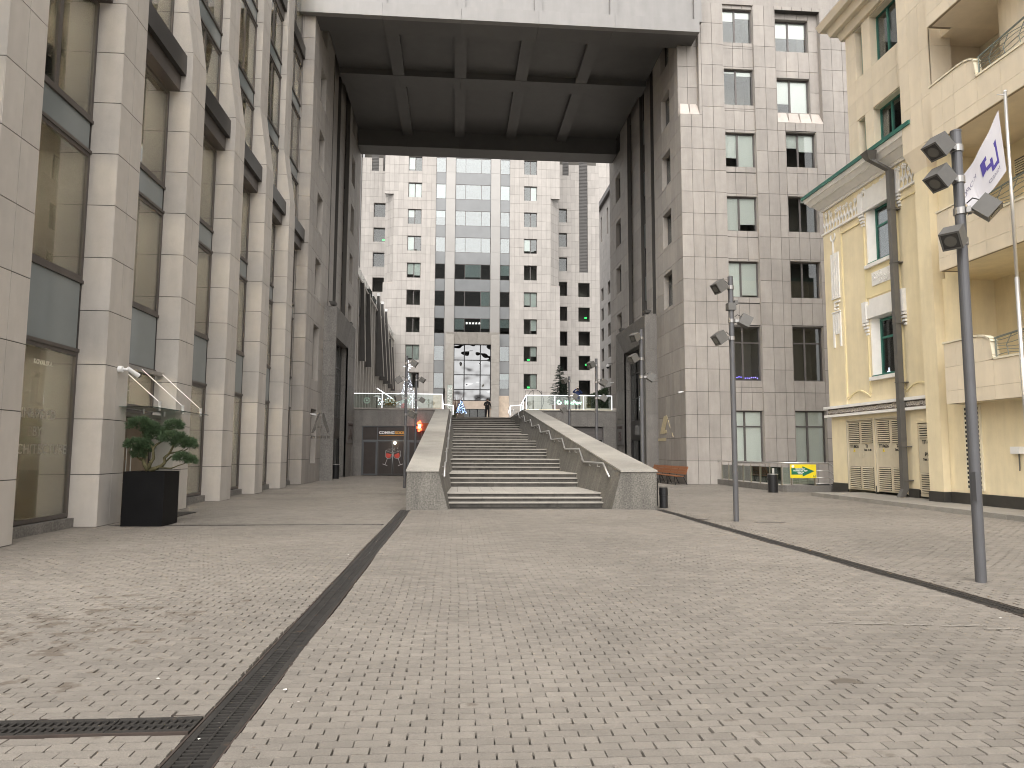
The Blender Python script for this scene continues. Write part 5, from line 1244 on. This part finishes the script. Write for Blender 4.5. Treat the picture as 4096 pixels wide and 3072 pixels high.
box('sheet', 14.47, 15.64, 30.0, 30.012, .59, 1.18, M('banner_yellow', (.78, .62, .02), .5, nscale=3, namp=.05), bnr)
bg_ = M('banner_green', (.01, .15, .08), .5)
MB().prism([(14.52, .74), (15.02, .74), (15.02, .66), (15.56, .89), (15.02, 1.1), (15.02, 1.02), (14.52, 1.02)], 'y', 29.996, 29.999).build('arrow', bg_, bnr)
bw = M('banner_white', (.85, .85, .82), .5)
for body, z, s_ in (('Бізнес-ланч', .985, .075), ('Holiday Inn Kyiv', .91, .095), ('з 12:00 до 16:00', .835, .045), ('тел. (044)', .78, .045)): text('lettering', body, bw, (14.92, 29.994, z), (1, 0, 0), s_, bnr, extrude=.0005, shear=.15, bold=.002)
text('logo_letter', 'H', bg_, (15.53, 29.996, .66), (1, 0, 0), .17, bnr, extrude=.0005, shear=.3)
MB().lathe([(.06, 0), (.06, .004)], 16).build('badge', bw, bnr, Matrix.Translation((14.6, 29.998, 1.1)) @ Matrix.Rotation(math.pi / 2, 4, 'X'))
ntc = thing('notice', 'small white and blue notice on the ramp glass', 'notice', (14.0, 30.9, .8)); box('sheet', 14.09, 14.1, 30.75, 30.95, .72, 1.0, bw, ntc)

# ---------------------------------------------------------------- small cameras
def dome(label, x, y, z, sx):
    t = thing('dome_camera', label, 'camera', (x, y, z))
    MB().tube([(x, y, z), (x - sx * .35, y, z + .03)], .03, 8).build('arm', floodgrey, t); MB().lathe([(.02, z - .02), (.12, z - .06), (.13, z - .2), (.12, z - .24)], 16, (x - sx * .4, y)).build('housing', white, t, smooth=True)
    MB().lathe([(.11, z - .24), (.1, z - .32), (.04, z - .37)], 16, (x - sx * .4, y)).build('dome', black, t, smooth=True)
dome('white dome camera on an arm at the far edge of the right tower', 12.3, 54.9, 8.6, 1)
def bullet(label, x, y, z, dx):
    t = thing('security_camera', label, 'camera', (x, y, z)); MB().tube([(x, y, z), (x + dx * .14, y, z - .02)], .028, 8).build('mount', white, t); MB().tube([(x + dx * .1, y - .02, z - .02), (x + dx * .32, y - .1, z - .05)], .045, 10).build('housing', white, t)
bullet('white bullet camera on the left tower above the broken letter A', -7.64, 38.3, 3.62, 1)
bullet('white bullet camera at the front corner of the right tower', 12.3, 37.6, 4.95, -1)
bullet('white bullet camera high on the far end of the right tower', 12.3, 54.6, 7.1, -1)

# crumbs and fallen leaves along the drains
m = MB()
for k in range(70):
    x = random.choice((-1.6, -1.2, -1.05, 5.8, 6.2)) + random.gauss(0, .25) if k < 45 else random.uniform(-4, 6); y = random.uniform(3.6, 15); s_ = random.uniform(.006, .018); a = random.uniform(0, 6.28)
    m.add([(x + s_ * math.cos(a + q), y + s_ * .7 * math.sin(a + q), .007 + .004 * (q % 2)) for q in (0, 1.5, 3.1, 4.6)], [(0, 1, 2, 3)], 0 if k % 3 else 1)
o = m.build('litter', None, None, mats=[M('crumb_white', (.6, .58, .54), .8), M('leaf_dry', (.25, .14, .04), .8)]); o['kind'] = 'stuff'; o['label'] = 'scattered white crumbs and dry leaves on the paving'

m = MB()
for (x, y, L) in ((3.55, 6.9, .35), (3.9, 6.83, .4), (4.35, 6.76, .3), (4.7, 6.7, .45), (5.05, 6.55, .3), (4.9, 5.95, .5), (4.3, 5.3, .2), (2.2, 8.9, .25)):
    n = 9; top = [(x + L * k / n, y + .012 * math.sin(k * 2.1) + .012 + .008 * random.random(), .0065) for k in range(n + 1)]; bot = [(x + L * k / n, y + .012 * math.sin(k * 2.1) - .01 * random.random(), .0065) for k in range(n + 1)]
    m.add(top + bot, [(k, k + 1, n + 2 + k, n + 1 + k) for k in range(n)])
o = m.build('scuff_marks', M('scuff_pale', (.28, .26, .23), .8)); o['kind'] = 'stuff'; o['label'] = 'pale scuff marks scraped across the paving stones'
# ---------------------------------------------------------------- shopfront under the terrace
SF = thing('shopfront', 'dark glazed shopfront with coming soon lettering and cocktail glasses under the terrace', 'shopfront', (-4, 50.6, 0))
pst = M('poster_brown', (.035, .026, .022), .35, nscale=2, namp=.15); frm = M('shop_frame', (.1, .105, .11), .45, .4)
xs = [-6.47, -5.43, -3.3, -2.35, -1.52]
for x in xs: box('mullion', x - .03, x + .03, 50.62, 50.72, 0, 3.42, frm, SF)
for a, b in zip(xs[:-1], xs[1:]):
    box('transom', a + .031, b - .031, 50.625, 50.715, 2.4, 2.47, frm, SF); box('poster_panel', a + .032, b - .032, 50.66, 50.68, 2.475, 3.4, pst, SF)
    box('head_bar', a + .031, b - .031, 50.625, 50.715, 3.36, 3.42, frm, SF)
for a, b in ((-6.43, -5.47), (-5.39, -4.38), (-4.34, -3.34), (-3.26, -2.4), (-2.3, -1.56)):
    d = box('door_leaf', a, b, 50.66, 50.69, .04, 2.39, pst, SF)
    MB().box(a, a + .07, 50.64, 50.659, .03, 2.39).box(b - .07, b, 50.64, 50.659, .03, 2.39).box(a + .07, b - .07, 50.64, 50.659, 2.3, 2.39).box(a + .07, b - .07, 50.64, 50.659, .03, .12).build('door_rail', frm if a < -5.4 or a > -3.3 else darkmetal, d)
wt = M('print_white', (.8, .8, .8), .5); og = M('print_orange', (.75, .35, .05), .5)
text('lettering', 'COMING', wt, (-4.79, 50.652, 2.97), (1, 0, 0), .265, SF, extrude=.002, bold=.008)
text('lettering', 'SOON', og, (-3.83, 50.652, 2.97), (1, 0, 0), .265, SF, extrude=.002, bold=.008)
box('underline', -5.28, -3.42, 50.648, 50.654, 2.775, 2.795, og, SF)
redf = M('print_red', (.5, .06, .04), .5); gls = M('print_glass', (.5, .48, .46), .4)
for cx, sg in ((-4.72, 1), (-3.95, -1)):
    def T(px, pz): a = .35 * sg; return (cx + px * math.cos(a) + pz * math.sin(a), 1.15 + pz * math.cos(a) - px * math.sin(a))
    g = MB(); 
    for (x0, z0, x1, z1, w) in ((-.3, .5, -.2, .12, .012), (.3, .5, .2, .12, .012), (-.2, .12, 0, .02, .012), (.2, .12, 0, .02, .012), (0, .02, 0, -.42, .014), (-.17, -.44, .17, -.44, .02), (-.3, .5, .3, .5, .008)):
        A, B_ = T(x0, z0), T(x1, z1); g.tube([(A[0], 50.63, A[1]), (B_[0], 50.63, B_[1])], w, 5)
    g.build('glass_print', gls, SF); pr = [T(*q) for q in ((-.2, .36), (.18, .4), (.16, .16), (0, .05), (-.16, .14))]
    MB().prism(pr, 'y', 50.634, 50.638).build('drink_print', redf, SF)
    sp = MB()
    for k in range(26): A = T(random.uniform(-.25, .3), random.uniform(.35, .85)); s_ = random.uniform(.008, .03); sp.add([(A[0] - s_, 50.636, A[1]), (A[0], 50.636, A[1] - s_), (A[0] + s_, 50.636, A[1]), (A[0], 50.636, A[1] + s_)], [(0, 1, 2, 3)])
    sp.build('splash_print', gls, SF)
lp = thing('pendant_lamp', 'small glowing lamp in front of the coming soon doors', 'lamp', (-4.2, 50.5, 2.2)); MB().lathe([(.01, 2.17), (.06, 2.2), (.085, 2.27), (.06, 2.33), (.02, 2.36)], 12, (-4.2, 50.5)).build('globe', EMIT('lamp_glow', (1, .85, .6), 14), lp); MB().tube([(-4.2, 50.5, 2.36), (-4.2, 50.5, 2.5), (-4.2, 50.64, 2.5)], .012, 5).build('bracket', black, lp)
rs = thing('neon_sign', 'projecting sign with glowing red petals right of the coming soon shopfront', 'sign', (-2.3, 50.3, 3.4))
box('board', -2.35, -1.65, 50.2, 50.3, 3.1, 3.66, M('sign_rust', (.2, .06, .02), .6), rs); redn = EMIT('neon_red', (1, .06, .02), 5); whn = EMIT('neon_white', (1, .8, .7), 6)
for k in range(6):
    a = k * math.pi / 3 + .3; cx, cz = -2.5 + .12 * math.cos(a), 3.42 + .3 * math.sin(a); MB().prism([(cx + .085 * math.cos(q * math.pi / 4), cz + .1 * math.sin(q * math.pi / 4)) for q in range(8)], 'y', 50.1, 50.16).build('petal', redn, rs)
MB().prism([(-2.57, 3.3), (-2.43, 3.3), (-2.45, 3.55), (-2.55, 3.55)], 'y', 50.08, 50.16).build('centre', whn, rs)

# ---------------------------------------------------------------- lit glass guard rails along the terrace edge
led = EMIT('led_white', (.97, .98, 1.), 1.5); ledw = EMIT('led_warm', (1, .9, .6), 1.6)
def guard(label, xs, y=50.72, warm=True):
    t = thing('glass_guardrail', label, 'railing', ((xs[0] + xs[-1]) / 2, y, 4.7))
    for k, x in enumerate(xs): box('post', x - .014, x + .014, y - .02, y + .02, 4.7, 5.72, led, t)
    for a, b in zip(xs[:-1], xs[1:]):
        MB().box(a + .03, b - .03, y - .006, y + .006, 4.74, 5.7).build('glass_panel', gl_clear, t)
        box('top_rail', a, b, y - .02, y + .02, 5.722, 5.75, led, t)
        if warm: box('base_strip', a + .02, b - .02, y - .03, y - .01, 4.702, 4.72, ledw, t)
    return t
gL = guard('lit glass guard rail on the terrace left of the stairs', [-7.3, -5.17, -3.03, -.95], warm=False)
gR = guard('lit glass guard rail with green lettering on the terrace right of the stairs', [5.04, 7.12, 9.2, 11.27])
gsm = EMIT('sign_green_white', (.5, 1, .72), 1.3); pale = M('etched_green', (.45, .62, .52), .5)
text('lettering', 'MacPaw', gsm, (8.43, 50.7, 5.22), (1, 0, 0), .37, gR, extrude=.004, bold=.012)
m = MB(); m.tube([(7.43 + .13 * math.cos(a), 50.7, 5.23 + .13 * math.sin(a)) for a in [math.radians(75 + 21 * k) for k in range(16)]], [.052] * 14 + [.04, .02], 6); m.build('ring_logo', gsm, gR)
text('lettering', 'BASSANO', pale, (-4.08, 50.7, 5.2), (1, 0, 0), .36, gL, extrude=.003, spacing=1.15)
m = MB()
for r0 in (.22, .17): m.tube([(-6.23 + r0 * math.cos(a), 50.7, 5.24 + r0 * math.sin(a)) for a in [k * math.pi / 9 for k in range(19)]], .012, 5)
for k in range(4): a = k * math.pi / 2 + math.pi / 4; m.tube([(-6.23 + .2 * math.cos(a + q), 50.7, 5.24 + .2 * math.sin(a + q) * 1) for q in (0, math.pi / 2)], .012, 5)
for k in range(4): m.box(-6.23 - .06, -6.23 + .06, 50.695, 50.705, 5.18, 5.3) if k == 0 else None
m.build('round_emblem', pale, gL)
m = MB(); m.tube([(-1.98 + .1 * math.cos(a), 50.7, 5.32 + .12 * math.sin(a)) for a in [math.pi + k * math.pi / 8 for k in range(9)]], .01, 5); m.tube([(-1.98, 50.7, 5.2), (-1.98, 50.7, 5.08)], .01, 5); m.tube([(-2.1, 50.7, 5.06), (-1.86, 50.7, 5.06)], .014, 5)
for s_ in (-1, 1): m.tube([(-1.98 + s_ * .15, 50.7, 5.45), (-1.98 + s_ * .16, 50.7, 5.1)], .01, 5)
m.build('glass_emblem', pale, gL)
# stair head rails
for nm, xa, xb in (('left', -.95, -.2), ('right', 5.04, 4.5)):
    t = thing('stair_head_rail', 'short lit steel rail returning to the top of the stairs on the ' + nm, 'railing', (xa, 52, 4.7)); sg = 1 if xb > xa else -1
    MB().tube([(xa, 50.74, 5.72), (xa, 55.0, 5.3), (xb, 58.6, 5.45), (xb + sg * .03, 60.2, 4.95)], .02, 6).build('top_tube', led, t); MB().tube([(xa, 55, 5.3), (xa, 55, 4.68)], .022, 6).tube([(xb, 58.6, 5.45), (xb, 58.6, 4.68)], .022, 6).tube([(xa, 53, 5.5), (xa, 53, 4.68)], .02, 6).build('post', led, t)
    MB().hexa([(xa - .006, 50.8, 4.75), (xa + .006, 50.8, 4.75), (xa + .006, 54.9, 4.75), (xa - .006, 54.9, 4.75)], [(xa - .006, 50.8, 5.66), (xa + .006, 50.8, 5.66), (xa + .006, 54.9, 5.25), (xa - .006, 54.9, 5.25)]).build('glass_panel', gl_clear, t)

# ---------------------------------------------------------------- light tree, blue tree, fir, hedge, flowers
XT_ = thing('light_tree', 'tall cone shaped tree of white lights with a star on the left terrace', 'christmas tree', (-3.85, 57.5, TZ))
bulb = EMIT('fairy_light', (.85, .9, 1.), 4); pts = []
m = MB(); fr = MB()
for k in range(16):
    a0 = k * 2 * math.pi / 16; fr.tube([(-3.85 + .95 * math.cos(a0), 57.5 + .95 * math.sin(a0), TZ), (-3.85, 57.5, 8.15)], .012, 4)
for k in range(360):
    f = random.random() ** 1.25; a = random.uniform(0, 2 * math.pi); rr = .98 * (1 - f) * random.uniform(.9, 1.05); c = Vector((-3.85 + rr * math.cos(a), 57.5 + rr * math.sin(a), TZ + .05 + 3.4 * f)); s_ = .017
    m.add([c + Vector(d) * s_ for d in ((1, 0, 0), (-1, 0, 0), (0, 1, 0), (0, -1, 0), (0, 0, 1), (0, 0, -1))], [(0, 2, 4), (2, 1, 4), (1, 3, 4), (3, 0, 4), (2, 0, 5), (1, 2, 5), (3, 1, 5), (0, 3, 5)])
o = m.build('light_bulbs', bulb, XT_); o['kind'] = 'stuff'; fr.build('frame', M('frame_silver', (.3, .3, .32), .4, .6), XT_)
sp = [((.36 if i % 4 == 0 else .24 if i % 4 == 2 else .09) * math.sin(i * math.pi / 8), (.48 if i % 4 == 0 else .24 if i % 4 == 2 else .09) * math.cos(i * math.pi / 8)) for i in range(16)]
MB().tube([(-3.85 + x, 57.5, 8.5 + z) for x, z in sp + [sp[0]]], .022, 5).build('star', bulb, XT_)
fir_n = M('fir_needle', (.022, .045, .028), .6, var=.3); trunk_m = M('fir_trunk', (.06, .045, .035), .9)
def conifer(par, x, y, z0, H, R, mat, tiers, per, seed, tn=10):
    rnd = random.Random(seed); m = MB(); w = MB(); w.tube([(x, y, z0), (x, y, z0 + H)], [.05, .008], 7)
    for t in range(tiers):
        f = t / tiers; z = z0 + H * (.06 + .92 * f); L = R * (1 - f) ** .9 + .05; n = max(4, int(per * (1 - .55 * f)))
        for k in range(n):
            a = rnd.uniform(0, 6.283); LL = L * rnd.uniform(.7, 1.1); d = Vector((math.cos(a), math.sin(a), .12)); prev = Vector((x, y, z)); sgm = 6
            for s in range(1, sgm + 1):
                p = Vector((x, y, z)) + Vector((d.x, d.y, 0)) * LL * s / sgm + Vector((0, 0, .22 * LL * (s / sgm) - .42 * LL * (s / sgm) ** 2 + .12 * LL * (s / sgm) ** 3)); w.tube([prev, p], .006, 3, caps=False)
                for q in range(tn):
                    dd = (Vector((d.x, d.y, 0)) * .7 + Vector((rnd.gauss(0, .6), rnd.gauss(0, .6), rnd.gauss(0, .35)))).normalized(); c = prev.lerp(p, rnd.random()); sd2 = dd.cross(Vector((rnd.gauss(0, 1), rnd.gauss(0, 1), rnd.gauss(0, 1)))).normalized() * .013
                    m.add([c - sd2, c + sd2, c + dd * rnd.uniform(.06, .12)], [(0, 1, 2)])
                prev = p
    o = bpy.data.objects.new('crown', m.mesh('crown', fix=False)); o.data.materials.append(mat); place(o, par)
    w.build('trunk', trunk_m, par)
ft = thing('fir_tree', 'dark green fir tree in a terracotta tub behind the right terrace rail', 'tree', (7.95, 54, TZ)); conifer(ft, 7.95, 54, TZ + .5, 3.3, 1.05, fir_n, 24, 14, 3)
tub = thing('fir_tub', 'terracotta tub holding the fir tree on the right terrace', 'planter', (7.95, 54, TZ)); MB().lathe([(.5, TZ), (.62, TZ + .55), (.66, TZ + .6), (.6, TZ + .6), (.58, TZ + .5)], 8, (7.95, 54)).build('tub', M('terracotta', (.2, .085, .05), .8), tub)
bt = thing('small_lit_tree', 'small fir covered in blue white lights in a tub at the top of the stairs', 'christmas tree', (.5, 63.8, TZ)); conifer(bt, .5, 63.8, TZ + .42, 1.2, .5, M('frosted_needle', (.12, .17, .26), .6, var=.3), 14, 9, 5, 6)
m = MB()
for k in range(110):
    f = random.random(); a = random.uniform(0, 6.283); rr = .46 * (1 - f) + .04; c = Vector((.5 + rr * math.cos(a), 63.8 + rr * math.sin(a), TZ + .35 + 1.2 * f)); s_ = .022
    m.add([c + Vector(d) * s_ for d in ((1, 0, 0), (-1, 0, 0), (0, 1, 0), (0, -1, 0), (0, 0, 1), (0, 0, -1))], [(0, 2, 4), (2, 1, 4), (1, 3, 4), (3, 0, 4), (2, 0, 5), (1, 2, 5), (3, 1, 5), (0, 3, 5)])
m.build('light_bulbs', EMIT('blue_white_light', (.45, .65, 1.), 4), bt)
tb = thing('small_tub', 'grey brown square tub under the small lit tree', 'planter', (.5, 63.8, TZ)); MB().hexa([(.25, 63.55, TZ), (.75, 63.55, TZ), (.75, 64.05, TZ), (.25, 64.05, TZ)], [(.2, 63.5, TZ + .45), (.8, 63.5, TZ + .45), (.8, 64.1, TZ + .45), (.2, 64.1, TZ + .45)]).build('tub', M('tub_grey', (.2, .17, .14), .8), tb)
def leafmass(name, mat, par, boxes, n, s):
    m = MB(); tot = sum(abs((b[1] - b[0]) * (b[5] - b[4])) for b in boxes)
    for b in boxes:
        for k in range(int(n * abs((b[1] - b[0]) * (b[5] - b[4])) / tot)):
            c = Vector((random.uniform(b[0], b[1]), random.uniform(b[2], b[3]), b[4] + (b[5] - b[4]) * random.random() ** .9)); d1 = Vector((random.gauss(0, 1), random.gauss(0, 1), random.gauss(0, 1))).normalized() * s; d2 = d1.cross(Vector((random.gauss(0, 1), random.gauss(0, 1), random.gauss(0, 1)))).normalized() * s * .6
            m.add([c - d1, c + d2, c + d1, c - d2], [(0, 1, 2, 3)])
    me = m.mesh(name, fix=False); return meshobj(name, me, mat, par)
hd = thing('hedge', 'row of clipped dark green conifers behind the right end of the terrace rail', 'hedge', (10.7, 53, TZ))
hm = M('hedge_leaf', (.03, .052, .02), .6, var=.35)
bxs = []
for k in range(7): bxs.append((9.8 + .27 * k, 10.12 + .27 * k, 52.2 + .25 * k, 52.9 + .25 * k, TZ, TZ + 1.25 + .12 * k))
leafmass('foliage', hm, hd, bxs, 9000, .045)
box('raised_kerb', 9.6, 11.9, 51.9, 52.1, TZ, TZ + .25, stoneCap, hd)
fw_ = thing('flower_box', 'planter of yellow orange flowers behind the left terrace rail', 'flowers', (-4.7, 53, TZ)); box('trough', -5.3, -4.1, 52.7, 53.2, TZ, TZ + .35, MATS['tub_grey'], fw_)
leafmass('blossoms', M('blossom_orange', (.55, .3, .05), .6, var=.4), fw_, [(-5.3, -4.1, 52.6, 53.3, TZ + .35, TZ + .85)], 900, .035); leafmass('foliage', hm, fw_, [(-5.4, -4.0, 52.6, 53.3, TZ + .3, TZ + .7)], 900, .04)
rb_ = thing('red_pot', 'small red round pot beside the light tree', 'pot', (-3.95, 54, TZ)); MB().lathe([(.1, TZ), (.2, TZ + .2), (.22, TZ + .4), (.15, TZ + .55), (.05, TZ + .6)], 14, (-3.9, 54)).build('body', M('red_gloss', (.45, .02, .02), .3), rb_)
sh = thing('bare_shrub', 'bare reddish shrub with thin twigs behind the small lit tree', 'shrub', (.2, 66, TZ)); m = MB()
for k in range(70):
    a = random.uniform(0, 6.283); L = random.uniform(.8, 2.3); r = random.uniform(.2, .9); m.tube([(.1, 66, TZ + .3), (.1 + .4 * r * math.cos(a), 66 + .4 * r * math.sin(a), TZ + .3 + L * .55), (.1 + r * math.cos(a), 66 + r * math.sin(a), TZ + .3 + L)], [.012, .008, .003], 4)
m.build('twigs', M('twig_red', (.14, .06, .05), .8), sh); MB().lathe([(.25, TZ), (.3, TZ + .35)], 12, (.1, 66)).build('pot', MATS['tub_grey'], sh)
gp = thing('green_shrub', 'small green shrub at the top left of the stairs', 'shrub', (-.15, 63.1, TZ)); leafmass('foliage', hm, gp, [(-.45, .05, 62.8, 63.4, TZ, TZ + .6)], 700, .04); MB().tube([(-.2, 63.1, TZ), (-.2, 63.1, TZ + .4)], .02, 5).build('stem', trunk_m, gp)
# photo frame with hoop
ph = thing('photo_frame', 'black square frame with a hoop standing behind the right terrace rail', 'frame', (5.9, 53.3, TZ))
MB().tube([(5.22, 53.3, TZ), (5.22, 53.3, 6.26), (6.48, 53.3, 6.26), (6.48, 53.3, TZ)], .025, 6).tube([(5.86, 53.3, TZ), (5.86, 53.3, 6.26)], .014, 6).build('square', black, ph)
MB().tube([(5.98 + .62 * math.cos(a), 53.2, 5.5 + .84 * math.sin(a)) for a in [k * math.pi / 14 for k in range(29)]], .018, 6).build('hoop', black, ph)
# vertical restaurant sign
vs_ = thing('vertical_sign', 'tall glass sign with vertical white restaurant lettering left of the rear portal', 'sign', (-.75, 88, TZ)); MB().box(-1.02, -.42, 88, 88.03, TZ, 9.9).build('glass_sheet', gl_rail, vs_); box('edge', -1.06, -1.02, 87.99, 88.04, TZ, 10.2, alup, vs_)
text('lettering', 'RISTORANTE', M('sign_pale', (.72, .71, .68), .5), (-.72, 87.97, 7.6), (0, 0, 1), .66, vs_, up=(-1, 0, 0), extrude=.01, bold=.01)
# patio heater and small canopy lights
ht = thing('patio_heater', 'slim white topped patio heater behind the left terrace rail', 'heater', (-6.1, 55, TZ)); MB().tube([(-6.0, 55, TZ), (-6.0, 55, TZ + 1.15)], .03, 8).lathe([(.16, TZ), (.16, TZ + .3)], 12, (-6.0, 55)).build('column', black, ht); MB().lathe([(.3, TZ + 1.12), (.26, TZ + 1.2), (.05, TZ + 1.26)], 16, (-6.0, 55)).build('cap', white, ht)
ib = thing('icicle_lights', 'lit white bar with hanging icicle lights on the left terrace', 'lights', (-5.6, 58, 5.9)); MB().tube([(-6.35, 58, 6.75), (-5.2, 58, 6.0), (-4.3, 58, 5.3)], .03, 6).build('bar', led, ib); m = MB()
for k in range(60): c = Vector((random.uniform(-6.3, -4.4), 58, random.uniform(5.4, 6.0))); m.box(c.x - .012, c.x + .012, 57.99, 58.01, c.z - .03, c.z + .03)
m.build('drops', bulb, ib)
# ---------------------------------------------------------------- people
def person(label, joints, mats, faces, loc, head, hat, extra=None):
    t = thing('person', label, 'person', loc)
    names = list(joints); idx = {n: i for i, n in enumerate(names)}; me = bpy.data.meshes.new('body')
    ed = [(idx[a], idx[b]) for a, b in faces]; me.from_pydata([joints[n][0] for n in names], ed, [])
    o = bpy.data.objects.new('body', me); COL.objects.link(o)
    sk = o.modifiers.new('skin', 'SKIN'); sk.use_smooth_shade = True
    for n in names:
        v = me.skin_vertices[0].data[idx[n]]; r = joints[n][1]; v.radius = r if isinstance(r, tuple) else (r, r); v.use_root = (n == 'pelvis')
    ss = o.modifiers.new('sub', 'SUBSURF'); ss.levels = 2; ss.render_levels = 2
    dg = bpy.context.evaluated_depsgraph_get(); me2 = bpy.data.meshes.new_from_object(o.evaluated_get(dg)); bpy.data.objects.remove(o)
    me2.materials.clear()
    for mm in mats: me2.materials.append(mm)
    o = bpy.data.objects.new('body', me2); place(o, t, Matrix.Translation(loc))
    return t, o
skin = M('skin', (.45, .28, .2), .6); cblack = M('cloth_black', (.012, .012, .013), .8); cblue = M('cloth_navy', (.02, .035, .11), .8); cgrey = M('cloth_grey', (.12, .12, .13), .85); ccap = M('cap_cream', (.6, .52, .42), .8)
FACES = [('pelvis', 'spine'), ('spine', 'chest'), ('chest', 'neck'), ('neck', 'jaw'), ('jaw', 'crown'), ('chest', 'shL'), ('shL', 'elL'), ('elL', 'wrL'), ('wrL', 'haL'), ('chest', 'shR'), ('shR', 'elR'), ('elR', 'wrR'), ('wrR', 'haR'), ('pelvis', 'hipL'), ('hipL', 'knL'), ('knL', 'anL'), ('anL', 'toL'), ('pelvis', 'hipR'), ('hipR', 'knR'), ('knR', 'anR'), ('anR', 'toR')]
def figure(arms, H=1.78, lean=0.):
    J = dict(pelvis=((0, 0, .95), (.17, .12)), spine=((0, lean * .3, 1.15), (.16, .11)), chest=((0, lean * .6, 1.36), (.19, .13)), neck=((0, lean, 1.52), .06), jaw=((0, lean - .02, 1.6), (.075, .085)), crown=((0, lean, 1.72), (.085, .1)),
             shL=((-.2, lean * .6, 1.42), .08), shR=((.2, lean * .6, 1.42), .08), hipL=((-.1, 0, .88), .12), hipR=((.1, 0, .88), .12), knL=((-.12, -.01, .49), .092), knR=((.12, -.02, .49), .092), anL=((-.13, .02, .09), .075), anR=((.13, .02, .09), .075), toL=((-.17, -.14, .045), .045), toR=((.18, -.14, .045), .045))
    J.update(arms); return J
def hand(par, loc, wr, d, mat):
    w = Vector(loc) + Vector(wr); d = Vector(d).normalized(); s_ = d.cross(Vector((0, 1, 0))).normalized(); m = MB()
    for k, (o_, L) in enumerate(((-.03, .07), (-.01, .085), (.01, .08), (.03, .06))): m.tube([w + s_ * o_, w + s_ * o_ + d * L * .6, w + s_ * o_ * .8 + d * L + Vector((0, -.02, 0))], [.011, .01, .008], 6)
    m.tube([w + s_ * .035 - d * .02, w + s_ * .07 + d * .025, w + s_ * .07 + d * .05], [.012, .01, .008], 6); m.build('hand', mat, par)
def head_bits(t, loc, c, hatmat, hairmat, fm, yaw=0.):
    c = Vector(loc) + Vector(c); mw = Matrix.Translation(c) @ Matrix.Rotation(yaw, 4, 'Z')
    MB().lathe([(.05, -.125), (.075, -.08), (.092, -.02), (.098, .02), (.095, .06)], 16).build('face', fm, t, mw, smooth=True)
    MB().add([(0, -.125, -.02), (-.018, -.085, -.035), (.018, -.085, -.035), (0, -.09, .02)], [(0, 1, 2), (0, 3, 1), (0, 2, 3), (1, 3, 2)]).build('nose', fm, t, mw)
    for s_ in (-1, 1): MB().lathe([(.004, -.012), (.012, 0), (.004, .012)], 8, (s_ * .035, -.088)).build('eye', black, t, mw @ Matrix.Translation((0, 0, .01))); MB().box(s_ * .092, s_ * .105, -.015, .02, -.03, .03).build('ear', fm, t, mw)
    MB().box(-.025, .025, -.096, -.08, -.07, -.06).build('mouth', M('lip', (.3, .12, .1), .6), t, mw)
    MB().lathe([(.106, .02), (.11, .05), (.1, .1), (.06, .14), (.01, .15)], 16).build('hat', hatmat, t, mw, smooth=True)
loc = (2.86, 64.0, TZ)
g, b = person('person dressed in black with a knitted cap at the top of the stairs', figure(dict(elL=((-.32, .03, 1.16), .06), wrL=((-.1, -.22, 1.2), .04), haL=((-.03, -.26, 1.22), .04), elR=((.3, .04, 1.13), .06), wrR=((.31, -.06, .9), .04), haR=((.31, -.08, .83), .04)), lean=-.02), [cblack], FACES, loc, None, None)
head_bits(g, loc, (0, -.03, 1.65), cblack, cblack, skin); hand(g, loc, (-.03, -.27, 1.22), (.4, -.3, .3), skin); hand(g, loc, (.31, -.08, .83), (0, -.2, -1), skin)
MB().box(-.035, .035, -.3, -.29, 1.24, 1.38).build('phone', black, g, Matrix.Translation(loc))
MB().lathe([(.2, 0), (.215, .05), (.21, .3), (.17, .5)], 16).build('jacket_hem', cblack, g, Matrix.Translation((loc[0], loc[1], loc[2] + .86)) @ Matrix.Diagonal((1, .72, 1, 1)), smooth=True)
loc = (9.05, 52.3, TZ)
p2, b2 = person('person in a blue jacket and pale cap raising a phone behind the right terrace rail', figure(dict(elL=((-.38, -.12, 1.42), .065), wrL=((-.2, -.22, 1.62), .045), haL=((-.1, -.25, 1.64), .04), elR=((.3, -.2, 1.35), .065), wrR=((.08, -.27, 1.58), .045), haR=((0, -.28, 1.62), .04))), [cblue, cgrey], FACES, loc, None, None)
b2.data.polygons.foreach_set('material_index', [1 if pg.center.z < .9 else 0 for pg in b2.data.polygons])
head_bits(p2, loc, (0, -.02, 1.66), ccap, cblack, skin, -.3); hand(p2, loc, (-.1, -.27, 1.64), (.5, -.1, .5), skin); hand(p2, loc, (.02, -.3, 1.62), (-.3, -.1, .6), skin)
MB().box(-.12, .05, -.33, -.32, 1.62, 1.72).build('phone', black, p2, Matrix.Translation(loc))
flush_panels()
